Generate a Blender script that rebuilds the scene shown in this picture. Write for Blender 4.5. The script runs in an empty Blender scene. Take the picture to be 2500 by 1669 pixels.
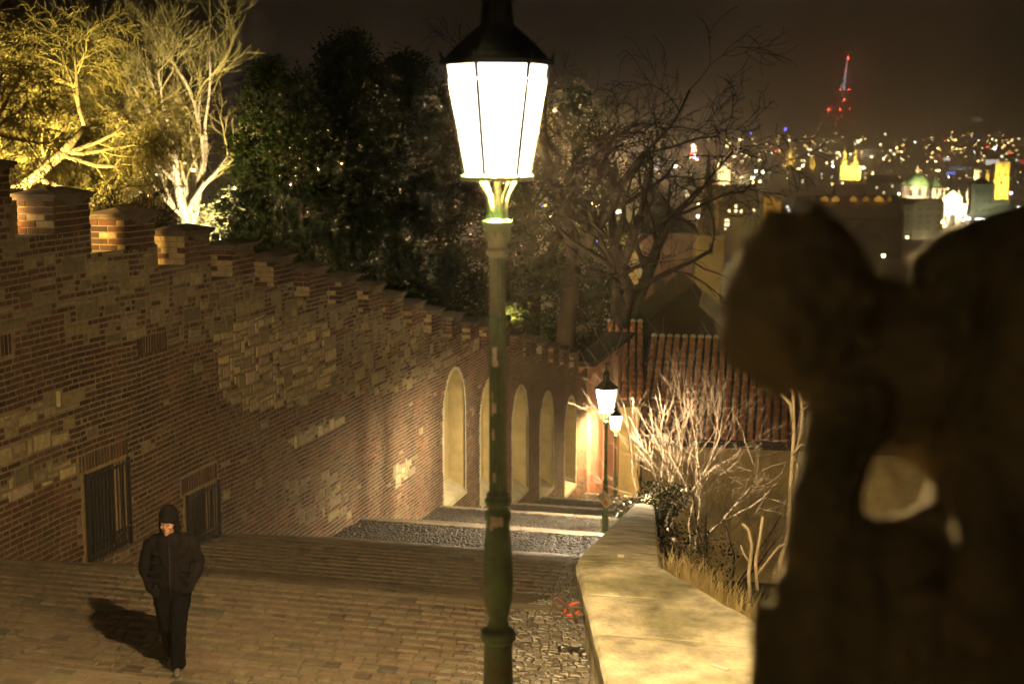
import bpy, math, random
import numpy as np
from mathutils import Vector, Matrix, noise as mnoise

sc = bpy.context.scene
C = sc.collection
R = math.radians
rnd = random.Random(7)

# ---------------------------------------------------------------- camera, sky, exposure
PITCH, YAW, FPX = R(8.26), R(14.7), 3472.0
cam_data = bpy.data.cameras.new('camera')
cam = bpy.data.objects.new('camera', cam_data)
C.objects.link(cam)
cam.location = (0, 0, 0)
cam.rotation_euler = (R(90) - PITCH, 0, YAW)
cam_data.lens = 50.0
cam_data.sensor_width = 36.0
cam_data.clip_start = 0.05
cam_data.clip_end = 30000
cam_data.dof.use_dof = True
cam_data.dof.focus_distance = 17.0
cam_data.dof.aperture_fstop = 1.9
cam_data.dof.aperture_blades = 0
sc.camera = cam

world = bpy.data.worlds.new('World')
sc.world = world
world.use_nodes = True
wn, wl = world.node_tree.nodes, world.node_tree.links
wn.clear()
w_out = wn.new('ShaderNodeOutputWorld')
w_sky = wn.new('ShaderNodeTexSky')
w_sky.sky_type = 'NISHITA'
w_sky.sun_disc = False
w_sky.sun_elevation = R(-12)
w_sky.sun_rotation = R(200)
w_bg1 = wn.new('ShaderNodeBackground')
w_bg1.inputs['Strength'].default_value = 0.05
wl.new(w_sky.outputs[0], w_bg1.inputs['Color'])
# the glow of the city on low cloud: brown over the horizon, black overhead, the same all round
w_tc = wn.new('ShaderNodeTexCoord')
w_sep = wn.new('ShaderNodeSeparateXYZ')
w_ramp = wn.new('ShaderNodeValToRGB')
w_ramp.color_ramp.elements[0].position = 0.0
w_ramp.color_ramp.elements[0].color = (0.105, 0.056, 0.026, 1)
w_ramp.color_ramp.elements[1].position = 0.30
w_ramp.color_ramp.elements[1].color = (0.0016, 0.0009, 0.0006, 1)
e = w_ramp.color_ramp.elements.new(0.07)
e.color = (0.031, 0.016, 0.008, 1)
w_bg2 = wn.new('ShaderNodeBackground')
w_bg2.inputs['Strength'].default_value = 1.0
w_add = wn.new('ShaderNodeAddShader')
wl.new(w_tc.outputs['Generated'], w_sep.inputs[0])
wl.new(w_sep.outputs['Z'], w_ramp.inputs[0])
wl.new(w_ramp.outputs[0], w_bg2.inputs['Color'])
wl.new(w_bg1.outputs[0], w_add.inputs[0])
wl.new(w_bg2.outputs[0], w_add.inputs[1])
wl.new(w_add.outputs[0], w_out.inputs['Surface'])

sc.view_settings.view_transform = 'Standard'
sc.view_settings.look = 'None'
sc.view_settings.exposure = 0.0
sc.view_settings.gamma = 1.0
sc.view_settings.use_curve_mapping = False
sc.cycles.use_denoising = True
sc.cycles.max_bounces = 3
sc.cycles.diffuse_bounces = 2
sc.cycles.glossy_bounces = 1
sc.cycles.use_adaptive_sampling = True
sc.cycles.adaptive_threshold = 0.015
sc.cycles.adaptive_min_samples = 16
sc.cycles.transparent_max_bounces = 12
sc.cycles.volume_bounces = 0
sc.cycles.sample_clamp_indirect = 4.0
sc.cycles.sample_clamp_direct = 0.0
sc.cycles.caustics_reflective = False
sc.cycles.caustics_refractive = False

# light strengths
LAMP_W = 11000.0
PANE_E = 6.0
LAMP_COL = (1.0, 0.69, 0.31)
PANE_COL = (1.0, 0.90, 0.66)

# ---------------------------------------------------------------- photograph <-> place
cp, sp, cy_, sy_ = math.cos(PITCH), math.sin(PITCH), math.cos(YAW), math.sin(YAW)

def ray(px, py):
    x = (px - 1250.0) / FPX
    v = (834.5 - py) / FPX
    y = cp + v * sp
    z = -sp + v * cp
    return Vector((x * cy_ - y * sy_, x * sy_ + y * cy_, z))

def at(px, py, dist):
    """point seen at a photograph pixel, at a horizontal distance from the eye"""
    d = ray(px, py)
    return d * (dist / math.hypot(d.x, d.y))

def at_x(px, py, x):
    d = ray(px, py)
    return d * (x / d.x)

def proj(p):
    x = p[0] * cy_ + p[1] * sy_
    h = -p[0] * sy_ + p[1] * cy_
    dep = h * cp - p[2] * sp
    v = h * sp + p[2] * cp
    return 1250 + FPX * x / dep, 834.5 - FPX * v / dep

RIGHT = Vector((cy_, sy_, 0))
FWD = Vector((-sy_, cy_, 0))
UP = Vector((0, 0, 1))

# ---------------------------------------------------------------- mesh helpers
class MB:
    def __init__(self):
        self.v, self.f, self.c = [], [], []
    def face(self, pts, col=None):
        n = len(self.v)
        self.v.extend([tuple(p) for p in pts])
        self.f.append(tuple(range(n, n + len(pts))))
        self.c.append(col or (1, 1, 1))
    def poly(self, verts, faces, col=None):
        n = len(self.v)
        self.v.extend([tuple(p) for p in verts])
        for f in faces:
            self.f.append(tuple(n + i for i in f))
            self.c.append(col or (1, 1, 1))
    def box(self, x0, x1, y0, y1, z0, z1, col=None):
        v = [(x0, y0, z0), (x1, y0, z0), (x1, y1, z0), (x0, y1, z0), (x0, y0, z1), (x1, y0, z1), (x1, y1, z1), (x0, y1, z1)]
        self.poly(v, [(0, 3, 2, 1), (4, 5, 6, 7), (0, 1, 5, 4), (1, 2, 6, 5), (2, 3, 7, 6), (3, 0, 4, 7)], col)
    def obox(self, o, ax, ay, az, col=None):
        """box from a corner and three edge vectors"""
        o, ax, ay, az = Vector(o), Vector(ax), Vector(ay), Vector(az)
        v = [o, o + ax, o + ax + ay, o + ay, o + az, o + ax + az, o + ax + ay + az, o + ay + az]
        self.poly(v, [(0, 3, 2, 1), (4, 5, 6, 7), (0, 1, 5, 4), (1, 2, 6, 5), (2, 3, 7, 6), (3, 0, 4, 7)], col)
    def tube(self, p0, p1, r0, r1, n=5, col=None, cap=False):
        p0, p1 = Vector(p0), Vector(p1)
        d = p1 - p0
        if d.length < 1e-6:
            return
        d.normalize()
        a = d.cross(Vector((0.3, 0.2, 1)) if abs(d.z) < 0.9 else Vector((1, 0, 0))).normalized()
        b = d.cross(a)
        vs = []
        for p, r in ((p0, r0), (p1, r1)):
            for i in range(n):
                t = 2 * math.pi * i / n
                vs.append(p + a * (r * math.cos(t)) + b * (r * math.sin(t)))
        fs = [(i, (i + 1) % n, n + (i + 1) % n, n + i) for i in range(n)]
        if cap:
            fs += [tuple(reversed(range(n))), tuple(range(n, 2 * n))]
        self.poly(vs, fs, col)
    def path(self, pts, rads, n=6, col=None):
        pts = [Vector(p) for p in pts]
        rings = []
        base = len(self.v)
        m = len(pts)
        ref = None
        for i, p in enumerate(pts):
            d = (pts[min(i + 1, m - 1)] - pts[max(i - 1, 0)])
            d.normalize()
            if ref is None:
                ref = d.cross(Vector((0.31, 0.17, 1)) if abs(d.z) < 0.9 else Vector((1, 0, 0))).normalized()
            a = (ref - d * ref.dot(d)).normalized()
            b = d.cross(a)
            ref = a
            r = rads[i] if hasattr(rads, '__len__') else rads
            for k in range(n):
                t = 2 * math.pi * k / n
                self.v.append(tuple(p + a * (r * math.cos(t)) + b * (r * math.sin(t))))
        for i in range(m - 1):
            for k in range(n):
                self.f.append((base + i * n + k, base + i * n + (k + 1) % n, base + (i + 1) * n + (k + 1) % n, base + (i + 1) * n + k))
                self.c.append(col or (1, 1, 1))
        self.f.append(tuple(base + k for k in reversed(range(n)))); self.c.append(col or (1, 1, 1))
        self.f.append(tuple(base + (m - 1) * n + k for k in range(n))); self.c.append(col or (1, 1, 1))
    def lathe(self, prof, cx=0, cy=0, n=20, col=None, flute=0.0, rot=0.0, caps=True):
        base = len(self.v)
        for r, z in prof:
            for k in range(n):
                t = 2 * math.pi * k / n + rot
                rr = r * (1 - (flute if k % 2 else 0))
                self.v.append((cx + rr * math.cos(t), cy + rr * math.sin(t), z))
        for i in range(len(prof) - 1):
            for k in range(n):
                self.f.append((base + i * n + k, base + i * n + (k + 1) % n, base + (i + 1) * n + (k + 1) % n, base + (i + 1) * n + k))
                self.c.append(col or (1, 1, 1))
        if not caps: return
        self.f.append(tuple(base + k for k in reversed(range(n)))); self.c.append(col or (1, 1, 1))
        self.f.append(tuple(base + (len(prof) - 1) * n + k for k in range(n))); self.c.append(col or (1, 1, 1))
    def ball(self, c, rx, ry, rz, n=12, m=8, col=None, M=None):
        c = Vector(c)
        vs, fs = [], []
        for i in range(m + 1):
            a = math.pi * i / m
            for k in range(n):
                t = 2 * math.pi * k / n
                p = Vector((rx * math.sin(a) * math.cos(t), ry * math.sin(a) * math.sin(t), -rz * math.cos(a)))
                if M is not None:
                    p = M @ p
                vs.append(c + p)
        for i in range(m):
            for k in range(n):
                fs.append((i * n + k, i * n + (k + 1) % n, (i + 1) * n + (k + 1) % n, (i + 1) * n + k))
        self.poly(vs, fs, col)
    def mesh(self, name, smooth=False):
        me = bpy.data.meshes.new(name)
        me.from_pydata(self.v, [], self.f)
        at_ = me.color_attributes.new('col', 'FLOAT_COLOR', 'CORNER')
        tot = np.array([len(f) for f in self.f])
        cc = np.ones((len(self.c), 4), dtype=np.float32)
        if len(self.c):
            cc[:, :3] = np.array(self.c, dtype=np.float32)
        at_.data.foreach_set('color', np.repeat(cc, tot, axis=0).ravel())
        if smooth:
            me.polygons.foreach_set('use_smooth', [True] * len(me.polygons))
        me.update()
        return me
    def build(self, name, mat, parent=None, smooth=False):
        me = self.mesh(name, smooth)
        me.materials.append(M[mat] if isinstance(mat, str) else mat)
        return add(name, me, parent)

def add(name, data, parent=None):
    o = bpy.data.objects.new(name, data)
    C.objects.link(o)
    if parent is not None:
        o.parent = parent
        o.matrix_parent_inverse = parent.matrix_basis.inverted()
    return o

def empty(name, loc):
    o = bpy.data.objects.new(name, None)
    C.objects.link(o)
    o.location = loc
    return o

def tag(o, label=None, cat=None, group=None, kind=None):
    if label: o['label'] = label
    if cat: o['category'] = cat
    if group: o['group'] = group
    if kind: o['kind'] = kind
    return o

def copy_tree(o, parent=None):
    c = o.copy()
    C.objects.link(c)
    if parent is not None:
        c.parent = parent
    for ch in list(o.children):
        copy_tree(ch, c)
    return c

def auto_smooth(o, ang=35):
    me = o.data
    me.polygons.foreach_set('use_smooth', [True] * len(me.polygons))
    try:
        me.set_sharp_from_angle(angle=R(ang))
    except Exception:
        pass

# ---------------------------------------------------------------- materials
M = {}
def mat(name, col=(0.5, 0.5, 0.5), rough=0.85, attr=False, var=0.35, scale=6.0, bump=0.3, bscale=40.0, metal=0.0,
        spec=0.4, col2=None, detail=6.0, bdist=0.01):
    m = bpy.data.materials.new(name)
    m.use_nodes = True
    nt = m.node_tree
    n, l = nt.nodes, nt.links
    p = n['Principled BSDF']
    p.inputs['Roughness'].default_value = rough
    p.inputs['Metallic'].default_value = metal
    p.inputs['Specular IOR Level'].default_value = spec
    tc = n.new('ShaderNodeTexCoord')
    nz = n.new('ShaderNodeTexNoise')
    nz.inputs['Scale'].default_value = scale
    nz.inputs['Detail'].default_value = detail
    nz.inputs['Roughness'].default_value = 0.65
    l.new(tc.outputs['Object'], nz.inputs['Vector'])
    mp = n.new('ShaderNodeMapRange')
    mp.inputs['From Min'].default_value = 0.3
    mp.inputs['From Max'].default_value = 0.7
    mp.inputs['To Min'].default_value = 1.0 - var
    mp.inputs['To Max'].default_value = 1.0 + var * 0.6
    l.new(nz.outputs['Fac'], mp.inputs['Value'])
    if attr:
        at_ = n.new('ShaderNodeVertexColor')
        at_.layer_name = 'col'
        src = at_.outputs['Color']
    else:
        rgb = n.new('ShaderNodeRGB')
        rgb.outputs[0].default_value = (*col, 1)
        src = rgb.outputs[0]
    if col2 is not None:
        nz2 = n.new('ShaderNodeTexNoise')
        nz2.inputs['Scale'].default_value = scale * 0.45
        nz2.inputs['Detail'].default_value = 8
        l.new(tc.outputs['Object'], nz2.inputs['Vector'])
        rr = n.new('ShaderNodeMapRange')
        rr.inputs['From Min'].default_value = 0.48
        rr.inputs['From Max'].default_value = 0.62
        l.new(nz2.outputs['Fac'], rr.inputs['Value'])
        mx = n.new('ShaderNodeMix')
        mx.data_type = 'RGBA'
        l.new(rr.outputs[0], mx.inputs[0])
        l.new(src, mx.inputs[6])
        mx.inputs[7].default_value = (*col2, 1)
        src = mx.outputs[2]
    mul = n.new('ShaderNodeMix')
    mul.data_type = 'RGBA'
    mul.blend_type = 'MULTIPLY'
    mul.inputs[0].default_value = 1.0
    l.new(src, mul.inputs[6])
    l.new(mp.outputs[0], mul.inputs[7])
    l.new(mul.outputs[2], p.inputs['Base Color'])
    if bump > 0:
        nb = n.new('ShaderNodeTexNoise')
        nb.inputs['Scale'].default_value = bscale
        nb.inputs['Detail'].default_value = 5
        l.new(tc.outputs['Object'], nb.inputs['Vector'])
        bp = n.new('ShaderNodeBump')
        bp.inputs['Strength'].default_value = bump
        bp.inputs['Distance'].default_value = bdist
        l.new(nb.outputs['Fac'], bp.inputs['Height'])
        l.new(bp.outputs['Normal'], p.inputs['Normal'])
    M[name] = m
    return m

def emat(name, col, strength, clear=0.0):
    m = bpy.data.materials.new(name)
    m.use_nodes = True
    n, l = m.node_tree.nodes, m.node_tree.links
    n.clear()
    o = n.new('ShaderNodeOutputMaterial')
    e_ = n.new('ShaderNodeEmission')
    e_.inputs['Color'].default_value = (*col, 1)
    e_.inputs['Strength'].default_value = strength
    if clear > 0:
        t = n.new('ShaderNodeBsdfTransparent')
        t.inputs['Color'].default_value = (clear, clear, clear, 1)
        a = n.new('ShaderNodeAddShader')
        l.new(t.outputs[0], a.inputs[0])
        l.new(e_.outputs[0], a.inputs[1])
        l.new(a.outputs[0], o.inputs['Surface'])
    else:
        l.new(e_.outputs[0], o.inputs['Surface'])
    M[name] = m
    return m

mat('masonry', attr=True, rough=0.9, var=0.4, scale=9, bump=0.5, bscale=60)
mat('mortar', (0.28, 0.22, 0.135), rough=0.95, var=0.4, scale=5, bump=0.4, bscale=80)
mat('coping', (0.14, 0.105, 0.075), rough=0.85, var=0.45, scale=8, bump=0.5, bscale=40)
mat('setts', attr=True, rough=0.62, var=0.3, scale=9, bump=0.5, bscale=70, spec=0.5)
mat('wet_cobbles', attr=True, rough=0.36, var=0.4, scale=20, bump=0.35, bscale=50, spec=0.6)
mat('dark_cobbles', attr=True, rough=0.65, var=0.4, scale=20, bump=0.35, bscale=50, spec=0.25)
mat('joint', (0.06, 0.048, 0.033), rough=0.95, var=0.5, scale=12, bump=0.4, bscale=90)
mat('kerb', (0.26, 0.22, 0.155), rough=0.6, var=0.35, scale=5, bump=0.35, bscale=50)
mat('sandstone', (0.74, 0.68, 0.50), rough=0.85, var=0.5, scale=3.2, bump=0.7, bscale=22, col2=(0.42, 0.39, 0.24), bdist=0.02)
mat('niche_plaster', (0.55, 0.44, 0.20), rough=0.9, var=0.25, scale=2.5, bump=0.3, bscale=30)
mat('niche_rim', (0.62, 0.54, 0.34), rough=0.9, var=0.25, scale=3, bump=0.3, bscale=30)
mat('white_enamel', (0.8, 0.8, 0.75), rough=0.4, var=0.1, bump=0)
mat('green_iron', (0.06, 0.15, 0.045), rough=0.5, var=0.5, scale=9, bump=0.35, bscale=45, spec=0.5, col2=(0.11, 0.13, 0.05))
mat('dark_iron', (0.02, 0.02, 0.018), rough=0.55, var=0.4, scale=12, bump=0.3, bscale=60)
mat('window_dark', (0.012, 0.012, 0.014), rough=0.35, var=0.3, scale=3, bump=0.0)
mat('window_frame_wood', (0.32, 0.22, 0.10), rough=0.8, var=0.35, scale=8, bump=0.3)
mat('sticker', (0.62, 0.60, 0.50), rough=0.7, var=0.45, scale=18, bump=0.0)
emat('lamp_pane', PANE_COL, PANE_E, clear=0.92)
emat('lamp_bulb', (1.0, 0.93, 0.75), 60.0)
# ================================================================= the stairs: profile along Y
PROF = [(-8, -2.4), (2, -3.45), (7.4, -3.72), (11.2, -4.93), (11.25, -5.06), (15.7, -5.5), (19.3, -6.62), (21.9, -6.85), (26.9, -8.3), (28.9, -8.42),
        (32.8, -9.5), (34.6, -9.6), (38.1, -10.75), (40.0, -10.85), (44.0, -12.1), (46.0, -12.2), (51.2, -13.75),
        (53.2, -13.85), (58, -15.3), (66, -16.2), (90, -19.5)]
def G(y):
    for (a, b), (c, d) in zip(PROF, PROF[1:]):
        if y <= c:
            return b + (d - b) * (y - a) / (c - a)
    return PROF[-1][1]
WX = -11.0
def PX(y):
    """stair side of the parapet on the right"""
    if y < 10.6: return -1.95
    if y < 14.2: return -1.95 - 1.05 * (y - 10.6) / 3.6
    return -3.0 - 0.128 * (y - 14.2)

stairs = MB()
# rough bed below everything
for (a, b), (c, d) in zip(PROF, PROF[1:]):
    if c - a < 0.2: continue
    xa, xb = PX(a) + 0.3, PX(c) + 0.3
    stairs.poly([(WX - 0.3, a, b - 0.3), (xa, a, b - 0.3), (xb, c, d - 0.3), (WX - 0.3, c, d - 0.3)], [(0, 1, 2, 3)])
stair = tag(stairs.build('stairs', 'joint'), kind='structure')

def sett(mb, x0, x1, y0, y1, zt, h, col, ch=0.012, tilt=0.0):
    ta, tb = rnd.uniform(-tilt, tilt), rnd.uniform(-tilt, tilt)
    t = [(x0 + ch, y0 + ch, zt - ta - tb), (x1 - ch, y0 + ch, zt + ta - tb), (x1 - ch, y1 - ch, zt + ta + tb), (x0 + ch, y1 - ch, zt - ta + tb)]
    b = [(x0, y0, zt - h), (x1, y0, zt - h), (x1, y1, zt - h), (x0, y1, zt - h)]
    m_ = [(x0, y0, zt - ch), (x1, y0, zt - ch), (x1, y1, zt - ch), (x0, y1, zt - ch)]
    mb.poly(t + m_ + b, [(0, 1, 2, 3), (4, 5, 1, 0), (5, 6, 2, 1), (6, 7, 3, 2), (7, 4, 0, 3),
                         (8, 9, 5, 4), (9, 10, 6, 5), (10, 11, 7, 6), (11, 8, 4, 7)], col)

def stonecol():
    k = rnd.random()
    if k < 0.06: b = (0.105, 0.095, 0.07)
    elif k < 0.5: b = (0.18, 0.142, 0.098)
    else: b = (0.20, 0.16, 0.108)
    j = rnd.uniform(0.86, 1.1)
    return tuple(c * j * rnd.uniform(0.94, 1.06) for c in b)

def row(mb, y0, y1, zt, zb_, x0, x1, lo=0.10, hi=0.24, mat_h=0.16):
    x = x0 + rnd.uniform(-0.2, 0)
    while x < x1 - 0.03:
        w = rnd.uniform(lo, hi)
        xe = min(x + w, x1)
        sett(mb, max(x, x0) + 0.006, xe - 0.006, y0 + rnd.uniform(0.003, 0.009), y1 - rnd.uniform(0.003, 0.009), zt + rnd.uniform(-0.003, 0.003), mat_h, stonecol(), ch=0.006, tilt=0.0015)
        x = xe

paving = MB()
cob = MB()
cob_d = MB()
STRIP = 0.85
def cobbles(y0, y1, x0, x1, zf, lo=.12, hi=.30, cob=cob):
    y = y0
    k = 0
    while y < y1 - 0.02:
        d = rnd.uniform(0.075, 0.105)
        ye = min(y + d, y1)
        x = x0 + rnd.uniform(-0.06, 0)
        while x < x1:
            w = rnd.uniform(0.07, 0.15)
            g = rnd.uniform(lo, hi)
            sett(cob, x + 0.006, x + w - 0.006, y + 0.005, ye - 0.005, zf(0.5 * (y + ye)) + rnd.uniform(-0.008, 0.010), 0.08, (g * 1.05, g * 0.95, g * 0.8), ch=0.014, tilt=0.006)
            x += w
        y = ye
# a near landing of smooth slabs (its edge shows at the bottom of the picture)
segs = list(zip(PROF, PROF[1:]))
def kerb_run(y, z, x0, x1, depth=0.20, h=0.17):
    x = x0
    while x < x1 - 0.05:
        w = min(rnd.uniform(0.9, 1.5), x1 - x)
        k = MB()
        sett(k, x + 0.004, x + w - 0.004, y - depth, y, z + rnd.uniform(-0.004, 0.006), h, (1, 1, 1), ch=0.016, tilt=0.002)
        k.build('kerb_stone', 'kerb', stair)
        x += w

for (a, b), (c, d) in segs:
    if c < 0 or a > 60 or c - a < 0.2: continue
    s = (b - d) / (c - a)
    if s > 0.2:                              # a flight: real treads and risers
        n = max(2, round((c - a) / 0.38))
        t, r = (c - a) / n, (b - d) / n
        for i in range(n):
            y0, y1 = a + i * t, a + (i + 1) * t
            z = b - (i + 1) * r + r * 0.15
            xs = PX(0.5 * (y0 + y1))
            # every step: a bed block, a row of edge stones and a row of setts behind them
            k = MB()
            k.box(WX - 0.25, xs + 0.15, y0 - 0.02, y1 - 0.006, z - r - 0.25, z - 0.03)
            k.build('step', 'joint', stair)
            row(paving, y0 + 0.01, y0 + t * 0.5, z, 0, WX - 0.05, xs - STRIP * (1 if y0 > 11 else 0), 0.14, 0.34)
            row(paving, y0 + t * 0.5, y1 - 0.004, z + 0.006, 0, WX - 0.05, xs - STRIP * (1 if y0 > 11 else 0), 0.2, 0.45)
            if y0 > 11:
                cobbles(y0, y1, xs - STRIP, xs + 0.05, lambda y, z=z: z)
    else:                                    # a landing: rows of setts following a slight fall
        n = max(2, round((c - a) / 0.13))
        t = (c - a) / n
        for i in range(n):
            y0, y1 = a + i * t, a + (i + 1) * t
            zt = b - s * (0.5 * (y0 + y1) - a)
            xs = PX(0.5 * (y0 + y1))
            if 26 < a < 60:
                continue
            elif c < 8:
                row(paving, y0, y1, zt, 0, WX - 0.05, xs, 0.5, 1.1)
            else:
                g_ = 0.016
                row(paving, y0 + (g_ if i % 2 == 0 else 0), y1 - (g_ if i % 2 else 0), zt + (0.010 if i % 2 == 0 else -0.010), 0, WX - 0.05, xs - STRIP, 0.10, 0.26)
        if 26 < a < 60: pass
        elif c > 8:
            cobbles(a, c, min(PX(a), PX(c)) - STRIP, max(PX(a), PX(c)) + 0.05, lambda y, a=a, b=b, s=s: b - s * (y - a))
            
        if 26 < a < 60:
            cobbles(a, c, WX - .05, max(PX(a), PX(c)) + .05, lambda y, a=a, b=b, s=s: b - s * (y - a), .035, .07, cob_d)
        if c > 8:
            kerb_run(c + 0.02, d + 0.02, WX, PX(c))
kerb_run(11.24, -4.92, WX, PX(11.2), depth=0.55, h=0.2)
tag(paving.build('paving_setts', 'setts', stair), kind='stuff')
tag(cob_d.build('landing_cobbles', 'dark_cobbles', stair), kind='stuff')
tag(cob.build('cobble_gutter', 'wet_cobbles', stair), kind='stuff')

# ================================================================= crenellated brick and stone wall on the left
MER_R = [12.9, 14.6, 16.3, 18.18, 20.03, 21.9, 23.62, 25.35, 27.05, 28.75, 30.35, 31.8, 33.3, 34.85, 36.6, 38.3, 40.0, 41.7, 43.4, 45.1, 46.8, 48.5, 50.2, 51.9]
MER_T = []
for i, y in enumerate(MER_R):
    k = i - 2
    MER_T.append({-2: 0.62, -1: 0.16, 0: -0.29, 1: -0.75, 2: -1.12}.get(k, -1.49 - 0.357 * (k - 3)))
MER_L, MER_H = 0.92, 0.60
WALL_END = 53.4
def wall_top(y):
    for i, yr in enumerate(MER_R):
        if y <= yr:
            return MER_T[i] - MER_H
    return MER_T[-1] - MER_H - 0.36
CH = 0.086
NICHE_Y = [34.9, 38.4, 42.0, 45.7, 49.5]
NICHES = [(y, y + 1.9, -9.7 - 0.84 * i, 3.5) for i, y in enumerate(NICHE_Y)]      # y0, y1, sill z, height
WINDOWS = [(17.70, 18.84, -6.14, -4.82), (20.70, 21.80, -6.92, -5.88)]
BLIND = [(15.05, 16.15, -4.35, -2.55), (19.35, 20.25, -4.55, -3.05)]               # bricked-up openings

def in_niche(y, z, grow=0.0):
    for y0, y1, zs, h in NICHES:
        if y0 - grow < y < y1 + grow and zs - grow < z < zs + h + grow:
            c, w = 0.5 * (y0 + y1), 0.5 * (y1 - y0) + grow
            za = zs + h - 1.15
            if z < za or ((y - c) / w) ** 2 + ((z - za) / (1.15 + grow)) ** 2 < 1:
                return True
    return False
def in_window(y, z, g=0.0):
    return any(a - g < y < b + g and c - g < z < d + g for a, b, c, d in WINDOWS)

def inpoly(x, y, poly):
    r = False
    j = len(poly) - 1
    for i in range(len(poly)):
        if (poly[i][1] > y) != (poly[j][1] > y) and x < (poly[j][0] - poly[i][0]) * (y - poly[i][1]) / (poly[j][1] - poly[i][1]) + poly[i][0]:
            r = not r
        j = i
    return r
def wz(pts):
    out = []
    for px, py in pts:
        p = at_x(px, py, WX)
        out.append((p.y, p.z))
    return out
ST_STRONG = [wz(q) for q in (
    [(530, 800), (640, 770), (800, 790), (815, 930), (740, 990), (620, 1000), (560, 985), (530, 940)],
    [(-60, 1025), (170, 965), (170, 1003), (-60, 1070)],
    [(-60, 1118), (160, 1045), (160, 1085), (-60, 1170)],
    [(-60, 1205), (175, 1125), (175, 1165), (-60, 1250)],
    [(700, 1070), (830, 1010), (830, 1035), (720, 1100)],
    [(960, 1150), (1010, 1110), (1000, 1160), (965, 1195)])]
ST_MIX = [(wz(q), p_) for q, p_ in (
    ([(130, 640), (330, 600), (640, 650), (640, 800), (520, 830), (350, 850), (150, 840)], 0.62),
    ([(-60, 560), (130, 560), (110, 800), (-60, 880)], 0.30),
    ([(520, 680), (800, 690), (1000, 760), (1030, 860), (800, 960), (640, 960), (520, 800)], 0.55),
    ([(800, 700), (1120, 780), (1240, 800), (1150, 860), (1000, 950), (820, 980)], 0.38),
    ([(700, 1180), (800, 1160), (860, 1240), (780, 1300), (720, 1270)], 0.30))]
def stone_p(y, z):
    for q in ST_STRONG:
        if inpoly(y, z, q): return 0.95
    for q, p_ in ST_MIX:
        if inpoly(y, z, q): return p_
    return 0.012

def brickcol(y, z):
    n = mnoise.noise(Vector((y * 0.55, z * 0.8, 3.1)))
    n2 = mnoise.noise(Vector((y * 1.7, z * 1.9, 9.1)))
    base = Vector((0.185, 0.090, 0.052)) if n < 0.12 else Vector((0.22, 0.13, 0.078))
    if n2 > 0.33: base = Vector((0.25, 0.105, 0.055))
    if n2 < -0.4: base = Vector((0.12, 0.072, 0.045))
    for a, b, c, d in BLIND:
        if a < y < b and c < z < d: base = Vector((0.115, 0.055, 0.035))
    st_ = mnoise.noise(Vector((y * 1.1, z * .16, 21.0))) + .5 * mnoise.noise(Vector((y * .35, z * .5, 33.0)))
    base = base * rnd.uniform(0.5, 0.9) * (1.0 - .55 * max(0, min(1, st_ * 1.8)))
    if rnd.random() < 0.06: base = base * 0.45
    return (base.x, base.y * rnd.uniform(0.93, 1.07), base.z)
def blockcol(y=0, z=0):
    j = rnd.uniform(0.42, 0.85)
    if any(inpoly(y, z, q) for q in ST_STRONG): j = rnd.uniform(0.85, 1.5)
    b = rnd.choice([(0.44, 0.36, 0.19), (0.50, 0.40, 0.20), (0.38, 0.30, 0.19), (0.42, 0.32, 0.22), (0.33, 0.27, 0.15)])
    return tuple(c * j for c in b)

def piece(mb, y0, y1, z0, z1, proud, col, ch=0.008, rough=0.0, x=WX):
    q = lambda: rnd.uniform(-rough, rough)
    wv = lambda y, z: 0.030 * mnoise.noise(Vector((y * .5, z * .22, 4.0))) + 0.012 * mnoise.noise(Vector((y * 1.9, z * .9, 7.0)))
    if x == WX and y0 < WALL_END:
        d0, d1 = wv(y0, z0), wv(y1, z0)
    else:
        d0 = d1 = 0.0
    f = [(x + proud + q() * 0.5, y0 + ch + q(), z0 + ch + q()), (x + proud + q() * 0.5, y1 - ch + q(), z0 + ch + q()),
         (x + proud + q() * 0.5, y1 - ch + q(), z1 - ch + q()), (x + proud + q() * 0.5, y0 + ch + q(), z1 - ch + q())]
    b = [(x - 0.03, y0, z0), (x - 0.03, y1, z0), (x - 0.03, y1, z1), (x - 0.03, y0, z1)]
    pts = f + b
    dd = (d0, d1, d1, d0)
    pts = [(p_[0], p_[1], p_[2] + dd[i_ % 4]) for i_, p_ in enumerate(pts)]
    mb.poly(pts, [(0, 1, 2, 3), (4, 5, 1, 0), (5, 6, 2, 1), (6, 7, 3, 2), (7, 4, 0, 3)], col)

wall = empty('garden_wall', (WX, 16, G(16)))
tag(wall, 'long crenellated wall of brick and pale stone blocks running down beside the stairs', 'wall')
Y_A, Y_B, Z0 = 12.0, WALL_END, -20.0
U = 0.15
ncol = int((Y_B - Y_A) / U)
nrow = int((0.5 - Z0) / CH)
occ = np.zeros((ncol + 8, nrow + 8), dtype=bool)
def ok_cell(y, z):
    return G(y) - 0.25 < z < wall_top(y) and not in_window(y, z, 0.02) and not in_niche(y, z, 0.03)
stones_all, bricks_all = [], []
soldiers = [(a - 0.1, b + 0.1, d, d + 0.30) for a, b, c, d in WINDOWS] + [(a, b, d - 0.30, d) for a, b, c, d in BLIND]
for a, b, c, d in soldiers:
    y = a
    while y < b - 0.03:
        arch = 0.0
        bricks_all.append((y + 0.006, y + 0.075, c + 0.01 + arch, d - 0.01 + arch))
        y += 0.085
    for i in range(ncol):
        for j in range(nrow):
            yc, zc = Y_A + (i + 0.5) * U, Z0 + (j + 0.5) * CH
            if a < yc < b and c < zc < d: occ[i, j] = True
order = [(i, j) for i in range(ncol) for j in range(nrow)]
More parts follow.
